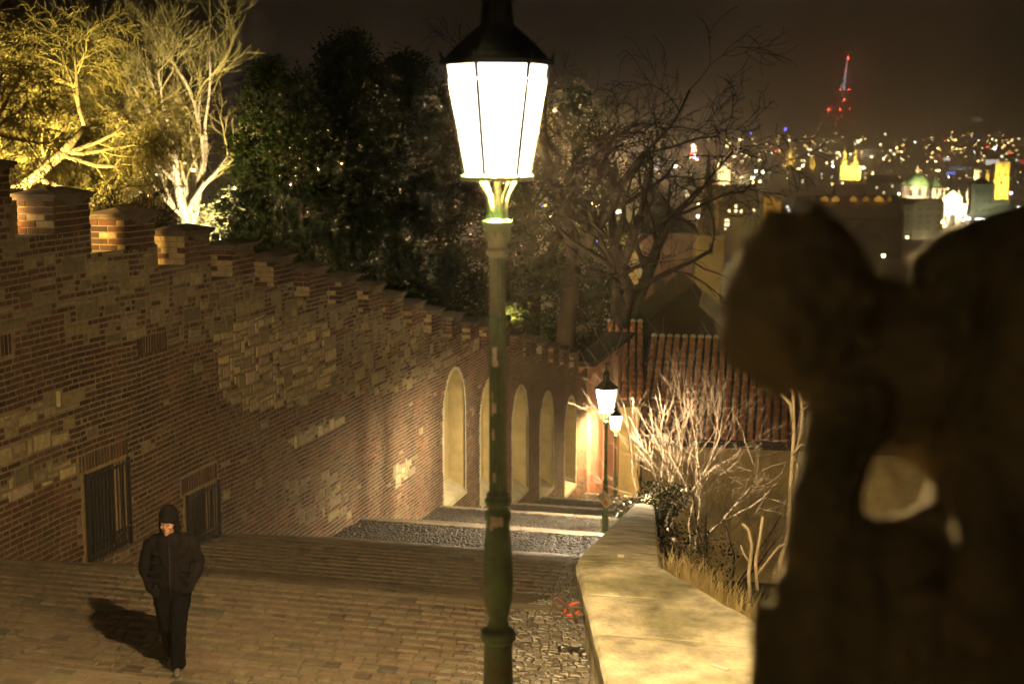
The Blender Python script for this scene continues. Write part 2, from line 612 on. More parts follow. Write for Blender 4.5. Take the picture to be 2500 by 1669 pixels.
for j in range(nrow):
    for i in range(ncol):
        if occ[i, j]: continue
        y, z = Y_A + i * U, Z0 + j * CH
        yc, zc = y + U / 2, z + CH / 2
        if not ok_cell(yc, zc): continue
        p_ = stone_p(yc, zc)
        if rnd.random() < p_ * (0.9 if p_ > 0.9 else 0.55):
            w = rnd.choice([1, 2, 2, 3, 3, 4])
            h = rnd.choice([1, 1, 2, 2, 2, 3])
            if p_ < 0.1: w, h = rnd.choice([(1, 1), (2, 2), (2, 1)])
            while w > 1 and (i + w > ncol or occ[i:i + w, j].any()): w -= 1
            good = all(ok_cell(Y_A + (i + a + .5) * U, Z0 + (j + b + .5) * CH) for a in range(w) for b in range(h))
            if not good: w, h = 1, 1
            occ[i:i + w, j:j + h] = True
            dy = rnd.uniform(-0.02, 0.02)
            stones_all.append((y + 0.012 + rnd.uniform(-.01, .02), y + w * U - 0.012 - rnd.uniform(-.01, .02), z + 0.010, z + h * CH - 0.010 - rnd.uniform(0, .02)))
for j in range(nrow):
    z = Z0 + j * CH
    i = 0
    # bricks walk along free runs
    off = (j % 2) * 0.075
    y = Y_A + off
    k = 0
    while y < Y_B - 0.05:
        ln = 0.295 if (k + j) % 2 == 0 else 0.148
        if rnd.random() < 0.15: ln *= rnd.uniform(0.75, 1.0)
        k += 1
        ye = y + ln
        i0, i1 = int((y + 0.03 - Y_A) / U), int((ye - 0.03 - Y_A) / U)
        zc = z + CH / 2
        if not occ[i0:i1 + 1, j].any():
            if ok_cell(0.5 * (y + ye), zc) and ok_cell(y + 0.02, zc) and ok_cell(ye - 0.02, zc):
                bricks_all.append((y + 0.008, ye - 0.008, z + 0.0085, z + CH - 0.0085))
        else:
            # trim to the free part
            for i in range(i0, i1 + 1):
                if not occ[i, j]:
                    ya, yb = max(y, Y_A + i * U), min(ye, Y_A + (i + 1) * U)
                    if yb - ya > 0.05 and ok_cell(0.5 * (ya + yb), zc):
                        bricks_all.append((ya + 0.006, yb - 0.006, z + 0.007, z + CH - 0.007))
        y = ye
# mortar sheet behind the pieces
sheet = MB()
for i in range(ncol):
    j = 0
    yc = Y_A + (i + 0.5) * U
    while j < nrow:
        if not ok_cell(yc, Z0 + (j + 0.5) * CH):
            j += 1; continue
        j0 = j
        while j < nrow and ok_cell(yc, Z0 + (j + 0.5) * CH): j += 1
        a, b = Z0 + j0 * CH, Z0 + j * CH
        sheet.face([(WX - 0.007, Y_A + i * U, a), (WX - 0.007, Y_A + (i + 1) * U, a), (WX - 0.007, Y_A + (i + 1) * U, b), (WX - 0.007, Y_A + i * U, b)])
sheet.build('mortar_bed', 'mortar', wall)
core = MB()
WT = 0.58
for i, yr in enumerate(MER_R):
    y0 = MER_R[i - 1] if i else 11.0
    core.box(WX - WT, WX - 0.5 if yr > 33.5 else WX - 0.3, y0, yr, -21, MER_T[i] - MER_H - 0.004)
    core.box(WX - 0.52, WX - 0.005, y0, yr, MER_T[i] - MER_H - 0.30, MER_T[i] - MER_H)      # sill top
core.build('core', 'mortar', wall)

def visible(y, z):
    px, py = proj((WX, y, z))
    return -5 < px < 2500 and 0 < py < 1669
def psize(b):
    return (b[1] - b[0]) * (b[3] - b[2]) / (0.5 * (b[0] + b[1])) ** 3
bv = [b for b in bricks_all if visible(b[0], b[2])]
bv.sort(key=psize, reverse=True)
single = set(bv[:170])
field = MB()
for b in bricks_all:
    col = brickcol(0.5 * (b[0] + b[1]), 0.5 * (b[2] + b[3]))
    pr = rnd.uniform(-0.004, 0.008)
    if b in single:
        k = MB(); piece(k, *b, pr, col); k.build('brick', 'masonry', wall)
    else:
        piece(field, *b, pr, col)
tag(field.build('brick_field', 'masonry', wall), kind='stuff')
sv = [b for b in stones_all if visible(b[0], b[2])]
sv.sort(key=psize, reverse=True)
single = set(sv[:290])
sfield = MB()
for b in stones_all:
    col, pr = blockcol(0.5 * (b[0] + b[1]), 0.5 * (b[2] + b[3])), rnd.uniform(-0.002, 0.012)
    if b in single:
        k = MB(); piece(k, *b, pr, col, ch=0.016, rough=0.014); k.build('stone_block', 'masonry', wall)
    else:
        piece(sfield, *b, pr, col, ch=0.014, rough=0.012)
tag(sfield.build('stone_field', 'masonry', wall), kind='stuff')

# merlons with their bricks and overhanging copings
CAPC = (0.15, 0.11, 0.08)
for i, (yr, zt) in enumerate(zip(MER_R, MER_T)):
    if yr < 14.5: continue
    y0 = yr - MER_L
    zb, ztop = zt - MER_H, zt - 0.13
    m_ = MB()
    m_.box(WX - WT + 0.012, WX - 0.012, y0 + 0.012, yr - 0.012, zb - 0.02, ztop)
    mo = m_.build('merlon', 'mortar', wall)
    big = 14.5 < yr < 24
    f2 = MB()
    n = max(1, int((ztop - zb) / CH))
    hh = (ztop - zb) / n
    def brick(fn):
        if big:
            k = MB(); fn(k); k.build('brick', 'masonry', mo)
        else:
            fn(f2)
    for j in range(n):
        za, zb2 = zb + j * hh + 0.006, zb + (j + 1) * hh - 0.006
        # front face bricks
        y = y0 + 0.003 + (0 if j % 2 else -0.145)
        while y < yr - 0.02:
            a, b = max(y, y0 + 0.002), min(y + 0.285, yr - 0.002)
            if b - a > 0.04:
                c_ = brickcol(a, za)
                brick(lambda k, a=a, b=b, c_=c_: piece(k, a, b, za, zb2, rnd.uniform(0, 0.006), c_))
            y += 0.295
        # end face (towards the upper stairs)
        x = WX - WT + (0 if j % 2 else -0.145)
        while x < WX - 0.02:
            a, b = max(x, WX - WT), min(x + 0.285, WX - 0.004)
            if b - a > 0.04:
                c_ = brickcol(a + yr, za)
                if rnd.random() < 0.4: c_ = (0.46, 0.34, 0.17)
                def end(k, a=a, b=b, c_=c_):
                    yy = y0 + 0.004 - rnd.uniform(0, 0.008)
                    k.poly([(a + .006, yy, za + .004), (b - .006, yy, za + .004), (b - .006, yy, zb2 - .004), (a + .006, yy, zb2 - .004),
                            (a, y0 + .03, za), (b, y0 + .03, za), (b, y0 + .03, zb2), (a, y0 + .03, zb2)],
                           [(0, 1, 2, 3), (4, 5, 1, 0), (5, 6, 2, 1), (6, 7, 3, 2), (7, 4, 0, 3)], c_)
                brick(end)
            x += 0.295
    if f2.f:
        tag(f2.build('brick_facing', 'masonry', mo), kind='stuff')
    cpn = MB()
    ov = 0.07
    x0, x1, ya, yb = WX - WT - ov, WX + ov, y0 - ov, yr + ov
    cpn.box(x0 + 0.035, x1 - 0.035, ya + 0.035, yb - 0.035, ztop, ztop + 0.045)
    cpn.box(x0, x1, ya, yb, ztop + 0.045, ztop + 0.085)
    # low hipped top
    xm = 0.5 * (x0 + x1)
    cpn.poly([(x0 + .01, ya + .01, ztop + .085), (x1 - .01, ya + .01, ztop + .085), (x1 - .01, yb - .01, ztop + .085), (x0 + .01, yb - .01, ztop + .085),
              (xm, ya + .32, ztop + .17), (xm, yb - .32, ztop + .17)],
             [(0, 1, 4), (1, 2, 5, 4), (2, 3, 5), (3, 0, 4, 5)])
    # pointed corbel under the front overhang
    ym = 0.5 * (y0 + yr)
    cpn.poly([(WX + 0.055, y0 + .1, ztop), (WX + 0.055, yr - .1, ztop), (WX + 0.008, ym, ztop - 0.13), (WX + 0.008, y0 + .1, ztop - .005), (WX + 0.008, yr - .1, ztop - .005)],
             [(0, 1, 2), (0, 2, 3), (1, 4, 2)])
    cpn.build('coping', 'coping', mo)

# niches with plastered reveals
for y0, y1, zs, h in NICHES:
    c, w, ra = 0.5 * (y0 + y1), 0.5 * (y1 - y0), 1.15
    za = zs + h - ra
    prof = [(y0, zs)] + [(c - w * math.cos(math.pi * k / 14), za + ra * math.sin(math.pi * k / 14)) for k in range(15)] + [(y1, zs)]
    nb, rim, sill = MB(), MB(), MB()
    D = 0.46
    for (a, b), (a2, b2) in zip(prof, prof[1:]):
        nb.face([(WX + .004, a, b), (WX + .004, a2, b2), (WX - D, a2, b2), (WX - D, a, b)])
    nb.face([(WX - D, a, b) for a, b in reversed(prof)])
    no = nb.build('niche', 'niche_plaster', wall)
    rw = 0.09
    for (a, b), (a2, b2) in zip(prof, prof[1:]):
        def out(p):
            if p[1] < za: return (p[0] + (rw if p[0] > c else -rw), p[1])
            d = Vector((p[0] - c, (p[1] - za) * w / ra)).normalized()
            return (p[0] + d.x * rw, p[1] + d.y * rw)
        (oa, ob), (oa2, ob2) = out((a, b)), out((a2, b2))
        x = WX + 0.014
        rim.poly([(x, a, b), (x, a2, b2), (x, oa2, ob2), (x, oa, ob), (x - .05, a, b), (x - .05, a2, b2), (x - .05, oa2, ob2), (x - .05, oa, ob)],
                 [(0, 1, 2, 3), (3, 2, 6, 7), (0, 4, 5, 1)])
    rim.build('rim', 'niche_rim', no)
    sill.poly([(WX + .03, y0 - rw, zs - .12), (WX + .03, y1 + rw, zs - .12), (WX + .03, y1 + rw, zs + 0.01), (WX + .03, y0 - rw, zs + 0.01),
               (WX - D, y0 - rw, zs + .32), (WX - D, y1 + rw, zs + .32)], [(0, 1, 2, 3), (3, 2, 5, 4)])
    sill.build('sill', 'niche_rim', no)

# barred windows low in the wall
for y0, y1, z0, z1 in WINDOWS:
    w_ = MB()
    w_.face([(WX - .20, y0, z0), (WX - .20, y1, z0), (WX - .20, y1, z1), (WX - .20, y0, z1)])
    wo = w_.build('window', 'window_dark', wall)
    fr = MB()
    for (a, b, c, d) in ((y0 - .075, y0, z0, z1 + .05), (y1, y1 + .05, z0, z1 + .05), (y0, y1, z1, z1 + .05)):
        fr.box(WX - .2, WX + .018, a, b, c, d)
    fr.build('frame', 'window_frame_wood', wo)
    gr = MB()
    for zz in (z0 + .06, z1 - .05, z0 + .28):
        gr.box(WX + .05, WX + .068, y0 - .02, y1 + .04, zz - .014, zz + .014)
    for yy in (y0 - .02, y1 + .03):
        gr.box(WX - .05, WX + .07, yy, yy + .025, z0 - .0, z1 + .02)
    gr.build('grille_frame', 'dark_iron', wo)
    nbars = 12
    bar = MB()
    bar.tube((0, 0, z0), (0, 0, z1), .011, .011, 6)
    bar.path([(0, 0, z0 + .02), (.05, 0, z0 + .10), (.035, 0, z0 + .2), (0, 0, z0 + .27)], .009, 5)
    bm_ = bar.mesh('bar'); bm_.materials.append(M['dark_iron'])
    for k in range(nbars):
        b = add('bar', bm_, wo)
        b.location = (WX + .059, y0 + .05 + (y1 - y0 - .1) * k / (nbars - 1), 0)
        b.matrix_parent_inverse = Matrix.Identity(4)

# ================================================================= parapet on the right
par = empty('stone_parapet', (PX(14.2), 14.2, G(14.2)))
tag(par, 'broad sandstone parapet with worn coping along the right side of the stairs', 'parapet')
def PW(y):
    """outer side"""
    if y < 11.4: return -0.86
    if y < 12.8: return -0.86 - 0.12 * (y - 11.4)
    if y < 14.4: return -1.03 - 0.73 * (y - 12.8)
    return -2.2 - 0.162 * (y - 14.4)
def PT(y):
    if y < 10.2: return -4.40
    if y < 14.6: return -4.40 - 0.02 * (y - 10.2)
    return -4.49 - 0.222 * (y - 14.6)
ys = [8.2, 9.6, 10.9, 12.15, 13.3, 14.45, 15.8, 17.4, 19.2, 21.0, 23.0, 25.2, 27.5, 30.0, 33.0, 36.0, 40.0, 45.0, 50.0]
bodyp = MB()
for a, b in zip(ys, ys[1:]):
    for q in range(3):
        u, v = a + (b - a) * q / 3, a + (b - a) * (q + 1) / 3
        xa, xb = PX(u) + .06, PX(v) + .06
        oa, ob = PW(u) - .06, PW(v) - .06
        ta, tb = PT(u) - .2, PT(v) - .2
        ga, gb = G(u) - .6, G(v) - .6
        bodyp.face([(xa, u, ga), (xa, u, ta), (xb, v, tb), (xb, v, gb)])
        bodyp.face([(oa, u, ga - 6), (ob, v, gb - 6), (ob, v, tb), (oa, u, ta)])
bodyp.build('wall_body', 'sandstone', par)
for a, b in zip(ys, ys[1:]):
    k = MB()
    n = 6
    rows_ = []
    for i in range(n + 1):
        u = a + .011 + (b - a - .022) * i / n
        li, ro, t = PX(u) - .03, PW(u) + .05, PT(u)
        wv = [mnoise.noise(Vector((u * 2.3, q * 3.1, 1.7))) * .012 for q in range(6)]
        e_ = .014 if i in (0, n) else 0
        rows_.append([(li + .02, u, t - .24), (li + wv[0], u, t - .045 + wv[1]), (li + .035, u, t - .006 - e_ + wv[2] * .6), (0.5 * (li + ro), u, t + .008 - e_ + wv[3] * .8),
                      (ro - .035, u, t - .006 - e_ + wv[4] * .6), (ro + wv[5], u, t - .045), (ro - .02, u, t - .24)])
    vs = [p for r_ in rows_ for p in r_]
    fs = [(i * 7 + q, i * 7 + q + 1, (i + 1) * 7 + q + 1, (i + 1) * 7 + q) for i in range(n) for q in range(6)]
    fs += [(0, 1, 2, 3, 4, 5, 6), tuple(n * 7 + q for q in reversed(range(7)))]
    k.poly(vs, fs)
    o = k.build('coping_stone', 'sandstone', par)
    auto_smooth(o, 28)

# ================================================================= street lamps
def make_lamp(name, base, top_z, label, group, watts, rot=0.2, stickers=False, col=None):
    """base: ground point; top_z: height of the lantern's lower ring above the ground"""
    root = empty(name, base)
    tag(root, label, 'street lamp', group)
    bx_, by_, bz = base
    H = top_z
    def B(mb, nm, m_, parent=root, sm=True, ang=35):
        o = mb.build(nm, m_, parent)
        if sm: auto_smooth(o, ang)
        return o
    zl = bz + H
    p = MB()
    p.lathe([(0.1000, bz - .05), (0.1000, zl - 2.86), (0.0840, zl - 2.82), (0.0760, zl - 2.5), (0.0760, zl - 2.46)], bx_, by_, 20)
    B(p, 'pedestal', 'green_iron')
    p = MB()
    p.lathe([(0.0720, zl - 2.47), (0.0944, zl - 2.455), (0.0976, zl - 2.43), (0.0896, zl - 2.405), (0.0600, zl - 2.385), (0.0496, zl - 2.34), (0.0600, zl - 2.31)], bx_, by_, 24)
    B(p, 'base_ring', 'green_iron')
    p = MB()
    p.lathe([(0.0576, zl - 2.32), (0.0752, zl - 2.24), (0.0816, zl - 2.14), (0.0792, zl - 2.05), (0.0704, zl - 1.92), (0.0616, zl - 1.82), (0.0608, zl - 1.80)], bx_, by_, 36, flute=.05)
    B(p, 'vase', 'green_iron', ang=60)
    p = MB()
    p.lathe([(0.0608, zl - 1.805), (0.0704, zl - 1.79), (0.0688, zl - 1.755), (0.0560, zl - 1.74), (0.0512, zl - 1.735), (0.0544, zl - 1.72), (0.0688, zl - 1.71), (0.0704, zl - 1.69), (0.0592, zl - 1.672), (0.0624, zl - 1.66), (0.0480, zl - 1.645)], bx_, by_, 24)
    B(p, 'collar', 'green_iron')
    p = MB()
    p.lathe([(0.0472, zl - 1.65), (0.0448, zl - 1.0), (0.0416, zl - .40)], bx_, by_, 28, flute=.10)
    shaft = B(p, 'shaft', 'green_iron', ang=20)
    p = MB()
    p.lathe([(.042, zl - .41), (.058, zl - .395), (.058, zl - .375), (.046, zl - .36), (.056, zl - .31), (.070, zl - .26), (.074, zl - .245), (.072, zl - .225), (.05, zl - .215)], bx_, by_, 20)
    cap = B(p, 'capital', 'green_iron')
    for k in range(8):
        t = 2 * math.pi * k / 8
        d = MB(); d.ball((bx_ + .06 * math.cos(t), by_ + .06 * math.sin(t), zl - .29), .012, .012, .028, 6, 4)
        d.build('acanthus_leaf', 'green_iron', cap, smooth=True)
    for k in range(4):
        t = rot + .5 + 2 * math.pi * k / 4
        c_, s_ = math.cos(t), math.sin(t)
        P = lambda r, z: (bx_ + r * c_, by_ + r * s_, zl + z)
        d = MB(); d.path([P(.052, -.215), P(.05, -.16), P(.062, -.10), P(.10, -.045), P(.115, -.012)], [.014, .013, .012, .012, .014], 6)
        d.build('bracket_arm', 'green_iron', root, smooth=True)
    d = MB(); d.tube((bx_, by_, zl - .22), (bx_, by_, zl + .0), .016, .016, 8); d.tube((bx_, by_, zl - .19), (bx_, by_, zl - .15), .022, .022, 8)
    d.build('gas_pipe', 'green_iron', root, smooth=True)
    # lantern
    ln = MB()
    rb, rt, hg = .165, .262, .57
    ln.lathe([(rb + .022, zl - .02), (rb + .026, zl + .005), (rb + .012, zl + .015), (rb - .02, zl + .0151), (rb - .02, zl - .02)], bx_, by_, 6, rot=rot, caps=False)
    ro = ln.build('lantern_ring', 'green_iron', root)
    ca = lambda k, r, z: Vector((bx_ + r * math.cos(rot + 2 * math.pi * k / 6), by_ + r * math.sin(rot + 2 * math.pi * k / 6), z))
    for k in range(6):
        d = MB(); d.tube(ca(k, rb, zl + .01), ca(k, rt, zl + hg), .012, .012, 5)
        d.build('glazing_bar', 'dark_iron', root)
        a, b = ca(k, rb - .004, zl + .016), ca(k + 1, rb - .004, zl + .016)
        c_, e_ = ca(k + 1, rt - .004, zl + hg), ca(k, rt - .004, zl + hg)
        g = MB(); g.face([a, b, c_, e_]); g.build('pane', 'lamp_pane', root)
        d = MB(); d.tube(ca(k, rt + .012, zl + hg + .01), ca(k, rt + .03, zl + hg + .055), .012, .004, 5, cap=True)
        d.build('crown_spike', 'dark_iron', root)
    hd = MB()
    hd.lathe([(rt + .03, zl + hg - .012), (rt + .03, zl + hg + .012), (rt + .005, zl + hg + .022), (.19, zl + hg + .10), (.11, zl + hg + .17), (.085, zl + hg + .19), (.075, zl + hg + .30),
              (.095, zl + hg + .31), (.095, zl + hg + .33), (.06, zl + hg + .40), (.02, zl + hg + .44), (.018, zl + hg + .52), (.004, zl + hg + .54)], bx_, by_, 6, rot=rot)
    hd.build('hood', 'dark_iron', root)
    rf = MB()
    rf.lathe([(.06, zl + hg - .006), (.15, zl + hg - .018), (.19, zl + hg - .076), (.185, zl + hg - .076), (.145, zl + hg - .024), (.06, zl + hg - .012)], bx_, by_, 24)
    rf.build('reflector', 'white_enamel', root, smooth=True)
    bz2 = zl + hg - .105
    bb = MB(); bb.ball((bx_, by_, zl + hg - .06), .028, .028, .04, 12, 8)
    bb.build('bulb', 'lamp_bulb', root, smooth=True)
    bb = MB(); bb.tube((bx_, by_, zl + hg - .02), (bx_, by_, zl + hg + .02), .02, .02, 8)
    bb.build('socket', 'dark_iron', root)
    ld = bpy.data.lights.new(name + '_light', 'POINT')
    ld.energy = watts
    ld.color = col or LAMP_COL
    ld.shadow_soft_size = .045
    lo = add('lamp_light', ld, root)
    lo.location = (bx_, by_, zl + hg - .055)
    lo.matrix_parent_inverse = root.matrix_basis.inverted()
    if stickers:
        tdir = math.atan2(-by_, -bx_)
        for zz, dt, w, h in ((-.92, .35, .5, .10), (-.955, .2, .45, .035), (-1.19, .45, .55, .055), (-1.17, .62, .16, .13), (-1.33, .5, .3, .06), (-1.56, .4, .3, .05), (-1.79, .1, .95, .05), (-1.825, .5, .3, .03)):
            s = MB()
            r = (.0480 if zz > -1.7 else .0716) + .0012
            n = 5
            vs = []
            for i in range(n + 1):
                t = tdir - dt - w / 2 + w * i / n
                j1, j2 = rnd.uniform(-.006, .006), rnd.uniform(-.006, .006)
                vs += [(bx_ + r * math.cos(t), by_ + r * math.sin(t), zl + zz - h / 2 + j1), (bx_ + r * math.cos(t), by_ + r * math.sin(t), zl + zz + h / 2 + j2)]
            s.poly(vs, [(2 * i, 2 * i + 2, 2 * i + 3, 2 * i + 1) for i in range(n)])
            s.build('sticker', 'sticker', shaft if zz > -1.7 else root)
    return root

p1 = at(1215, 900, 7.3)
L1Z = -0.21
make_lamp('street_lamp', (p1.x, p1.y, L1Z - 3.0), 3.0, 'tall green cast-iron street lamp with glaring lantern in the foreground', 'street lamps down the stairs', LAMP_W, rot=YAW + .12, stickers=True)
p2 = at(1480, 1005, 33.0)
make_lamp('street_lamp', (p2.x, p2.y, G(p2.y)), p2.z - G(p2.y), 'dark street lamp with lit lantern beside the bare shrub, a flyer on its post', 'street lamps down the stairs', LAMP_W * 0.8, rot=.5, col=(1.0, .78, .48))
p3 = at(1503, 1048, 54.0)
make_lamp('street_lamp', (p3.x, p3.y, G(p3.y)), p3.z - G(p3.y), 'farthest small street lamp, lit, half hidden behind the dark lamp post', 'street lamps down the stairs', LAMP_W * 0.55, rot=.1)

make_lamp('street_lamp', (-1.4, -14.0, .9), 3.0, 'added unseen street lamp up the stairs behind the viewer, filling the dark statue', 'street lamps down the stairs', LAMP_W * .12, rot=.3)  # added out of view as weak fill light, mainly for the statue
# ================================================================= ground, hillside, city plain
mat('grass_ground', (0.085, 0.085, 0.03), rough=0.95, var=0.5, scale=0.6, bump=0.8, bscale=8, col2=(0.11, 0.08, 0.04), bdist=0.1)
mat('city_earth', (0.03, 0.028, 0.024), rough=0.95, var=0.5, scale=0.01, bump=0.0)
def garden_z(x, y):
    t = min(max((y - 18) / 60.0, -0.5), 1.0)
    z = -2.6 - 0.215 * (y - 18) if y < 60 else -11.6 - 0.30 * (y - 60)
    return max(z - 0.03 * (-11 - x), -58.0)
def right_z(x, y):
    z = G(y) - 1.5 - 0.10 * max(0, x + 2) if y < 66 else -18.0 - 0.30 * (y - 66)
    return max(z, -58.0)
def ground_z(x, y):
    return garden_z(x, y) if x < -11.5 else right_z(x, y)
gx = [-400, -250, -150, -100, -70, -55, -45, -38, -32, -28, -24, -20, -17, -14.5, -12.6, -11.56, -11.45, -10.5, -8, -5, -3, -1, 1, 3, 6, 9, 13, 18, 25, 35, 50, 80, 130, 200, 350]
gy = [-30, -10, 0, 4, 8, 10, 12, 14, 16, 18, 20, 22, 24, 26, 28, 30, 33, 36, 40, 44, 48, 52, 56, 60, 66, 75, 90, 110, 140, 180, 230, 300]
hs = MB()
vs = []
for y in gy:
    for x in gx:
        z = ground_z(x, y)
        if -11.5 <= x <= -3 and y < 66: z = G(y) - 2.6
        if abs(x) > 13 or y > 62: z += mnoise.noise(Vector((x * .05, y * .05, 0))) * .8
        vs.append((x, y, z))
W_ = len(gx)
hs.poly(vs, [(j * W_ + i, j * W_ + i + 1, (j + 1) * W_ + i + 1, (j + 1) * W_ + i) for j in range(len(gy) - 1) for i in range(W_ - 1)])
o = hs.build('hillside_ground', 'grass_ground', smooth=True)
tag(o, kind='structure')
cg = MB()
vs, rr_ = [], [150, 300, 500, 800, 1200, 1700, 2200, 2700, 3200, 3700, 4200, 4700, 5200, 5800, 6600, 8000, 11000]
NA = 96
for r in rr_:
    for k in range(NA):
        t = 2 * math.pi * k / NA
        x, y = r * math.cos(t), r * math.sin(t)
        z = -58.4
        if r > 2000:
            u = min(1, (r - 2000) / 3600)
            z += u * u * (3 - 2 * u) * (86 + 24 * mnoise.noise(Vector((x * .0005, y * .0005, 2))))
        vs.append((x, y, z))
cg.poly(vs, [(j * NA + i, j * NA + (i + 1) % NA, (j + 1) * NA + (i + 1) % NA, (j + 1) * NA + i) for j in range(len(rr_) - 1) for i in range(NA)])
n0 = len(cg.v)
cg.f.append(tuple(range(NA))); cg.c.append((1, 1, 1))
o = cg.build('city_ground', 'city_earth', smooth=True)
tag(o, kind='structure')
def city_z(p):
    r = math.hypot(p[0], p[1])
    z = -58.4
    if r > 2000:
        u = min(1, (r - 2000) / 3600)
        z += u * u * (3 - 2 * u) * (86 + 24 * mnoise.noise(Vector((p[0] * .0005, p[1] * .0005, 2))))
    return z

# ================================================================= houses beyond the parapet
mat('roof_tile', (0.56, 0.24, 0.11), rough=0.8, var=0.45, scale=5, bump=0.5, bscale=30)
mat('ridge_mortar', (0.62, 0.55, 0.42), rough=0.9, var=0.3, scale=6)
mat('ochre_plaster', (0.54, 0.40, 0.15), rough=0.92, var=0.3, scale=1.2, bump=0.3, bscale=25, col2=(0.44, 0.34, 0.15))
mat('pink_plaster', (0.50, 0.24, 0.16), rough=0.92, var=0.25, scale=1.5, bump=0.3, bscale=25)
mat('old_pink', (0.22, 0.095, 0.075), rough=0.92, var=0.3, scale=.4, bump=0.2, bscale=10)
mat('dark_roof', (0.045, 0.04, 0.042), rough=0.85, var=0.4, scale=1.0, bump=0.4, bscale=12)
mat('pale_plaster', (0.45, 0.42, 0.32), rough=0.92, var=0.3, scale=.8, bump=0.2, bscale=20)
mat('timber', (0.07, 0.05, 0.035), rough=0.8)

def tile_roof(parent, eL, eR, rL, rR, n):
    """barrel tiles from an eave line to a ridge line; every column is a part"""
    bed = MB()
    bed.face([eL, eR, rR, rL]); 
    up = (eR - eL).cross(rL - eL).normalized()
    if up.z < 0: up = -up
    bed.face([p - up * .08 for p in (eL, rL, rR, eR)])
    ro = bed.build('roof', 'dark_roof', parent)  # dark bed paints the shade in the grooves between tile columns
    side = (eR - eL).normalized()
    wdt = (eR - eL).length / n
    for i in range(n):
        a = eL.lerp(eR, (i + .5) / n) ; b = rL.lerp(rR, (i + .5) / n)
        L = (b - a).length
        m_ = int(L / .36)
        k = MB()
        d = (b - a).normalized()
        for j in range(m_):
            p, q = a + d * (L * j / m_), a + d * (L * (j + 1) / m_ + .05)
            jit = side * rnd.uniform(-.012, .012)
            r0, r1 = wdt * .37, wdt * .31
            nn = 5
            vs = []
            for pt, r_, lift in ((p, r0, .03), (q, r1, .0)):
                for s in range(nn + 1):
                    t = math.pi * s / nn
                    vs.append(pt + jit + side * (r_ * math.cos(t)) + up * (r_ * math.sin(t) * 1.35 + lift))
            g = rnd.uniform(.75, 1.15)
            k.poly(vs, [(s, s + 1, nn + 1 + s + 1, nn + 1 + s) for s in range(nn)] + [tuple(range(nn + 1))], (g, g, g))
        k.build('tile_column', 'roof_tile', ro)
        c = MB()
        c.ball(b + up * .08 + d * .02, wdt * .42, wdt * .42, wdt * .30, 8, 5)
        c.build('ridge_end', 'ridge_mortar', ro, smooth=True)
    return ro

def facade_house(name, label, cat, pxa, pxb, eave_y, ridge_y, dist, depth_r, base_z, wallm, tiles, depth_full=8.0):
    eL, eR = at(pxa, eave_y, dist), at(pxb, eave_y, dist)
    dirv = Vector((eR.x - eL.x, eR.y - eL.y, 0)).normalized()
    back = Vector((-dirv.y, dirv.x, 0))
    eR.z = eL.z
    rz = at(0.5 * (pxa + pxb), ridge_y, dist + depth_r).z
    rL, rR = eL + back * depth_r, eR + back * depth_r
    rL.z = rR.z = rz
    root = empty(name, (0.5 * (eL.x + eR.x), 0.5 * (eL.y + eR.y), base_z))
    tag(root, label, cat)
    w_ = MB()
    a, b = eL + back * .35 + dirv * .15, eR + back * .35 - dirv * .15
    w_.obox((a.x, a.y, base_z), (b.x - a.x, b.y - a.y, 0), back * (2 * depth_r - .7), (0, 0, eL.z - base_z - .02))
    # gables
    top = rz - .12
    for q, s in ((a, 1), (b, -1)):
        q0 = Vector((q.x, q.y, eL.z - .02)); q1 = q0 + back * (2 * depth_r - .7); qm = q0 + back * (depth_r - .35); qm.z = top
        w_.poly([q0, q1, qm, q0 + dirv * .3 * s, q1 + dirv * .3 * s, qm + dirv * .3 * s], [(0, 1, 2), (3, 4, 5)])
    w_.build('wall', wallm, root)
    cornice = MB()
    cornice.obox(eL + back * .12 - UP * .30, eR - eL, back * .25, UP * .24)
    cornice.build('cornice', 'timber', root)
    gut = MB(); gut.tube(eL - UP * .04 - back * .04, eR - UP * .04 - back * .04, .05, .05, 6); gut.build('gutter', 'timber', root)
    tile_roof(root, eL, eR, rL, rR, tiles)
    # rear slope
    rs = MB(); rs.obox(rL - UP * .02, rR - rL, back * depth_r + UP * (eL.z - rz), UP * .05); rs.build('rear_roof', 'dark_roof', root)
    return root, eL, eR, back, dirv

hb, eL, eR, back, dirv = facade_house('tiled_house', 'long low ochre house with a ribbed red tile roof behind the bare shrub', 'house', 1556, 2330, 1066, 830, 50.0, 4.2, -17.0, 'ochre_plaster', 37)
# a lean-to seen under the statue's arm
ha, *_ = facade_house('tiled_house', 'narrow ochre house with a higher short red tile roof next to the lamp', 'house', 1476, 1572, 977, 787, 60.0, 4.0, -18.0, 'ochre_plaster', 5)

pk = empty('pink_wall', (WX, 57, G(57)))
tag(pk, 'pink plastered wall with pilasters at the foot of the brick wall', 'wall')
k = MB(); k.box(WX - .7, WX + .02, 53.45, 64.0, -19, -8.9); k.build('wall', 'pink_plaster', pk)
for yy in (54.2, 56.6, 59.0):
    k = MB(); k.box(WX + .025, WX + .2, yy, yy + .55, -18, -9.3); k.build('pilaster', 'pink_plaster', pk)
k = MB(); k.box(WX - .8, WX + .3, 53.5, 64.1, -8.89, -8.7); k.build('coping', 'dark_roof', pk)

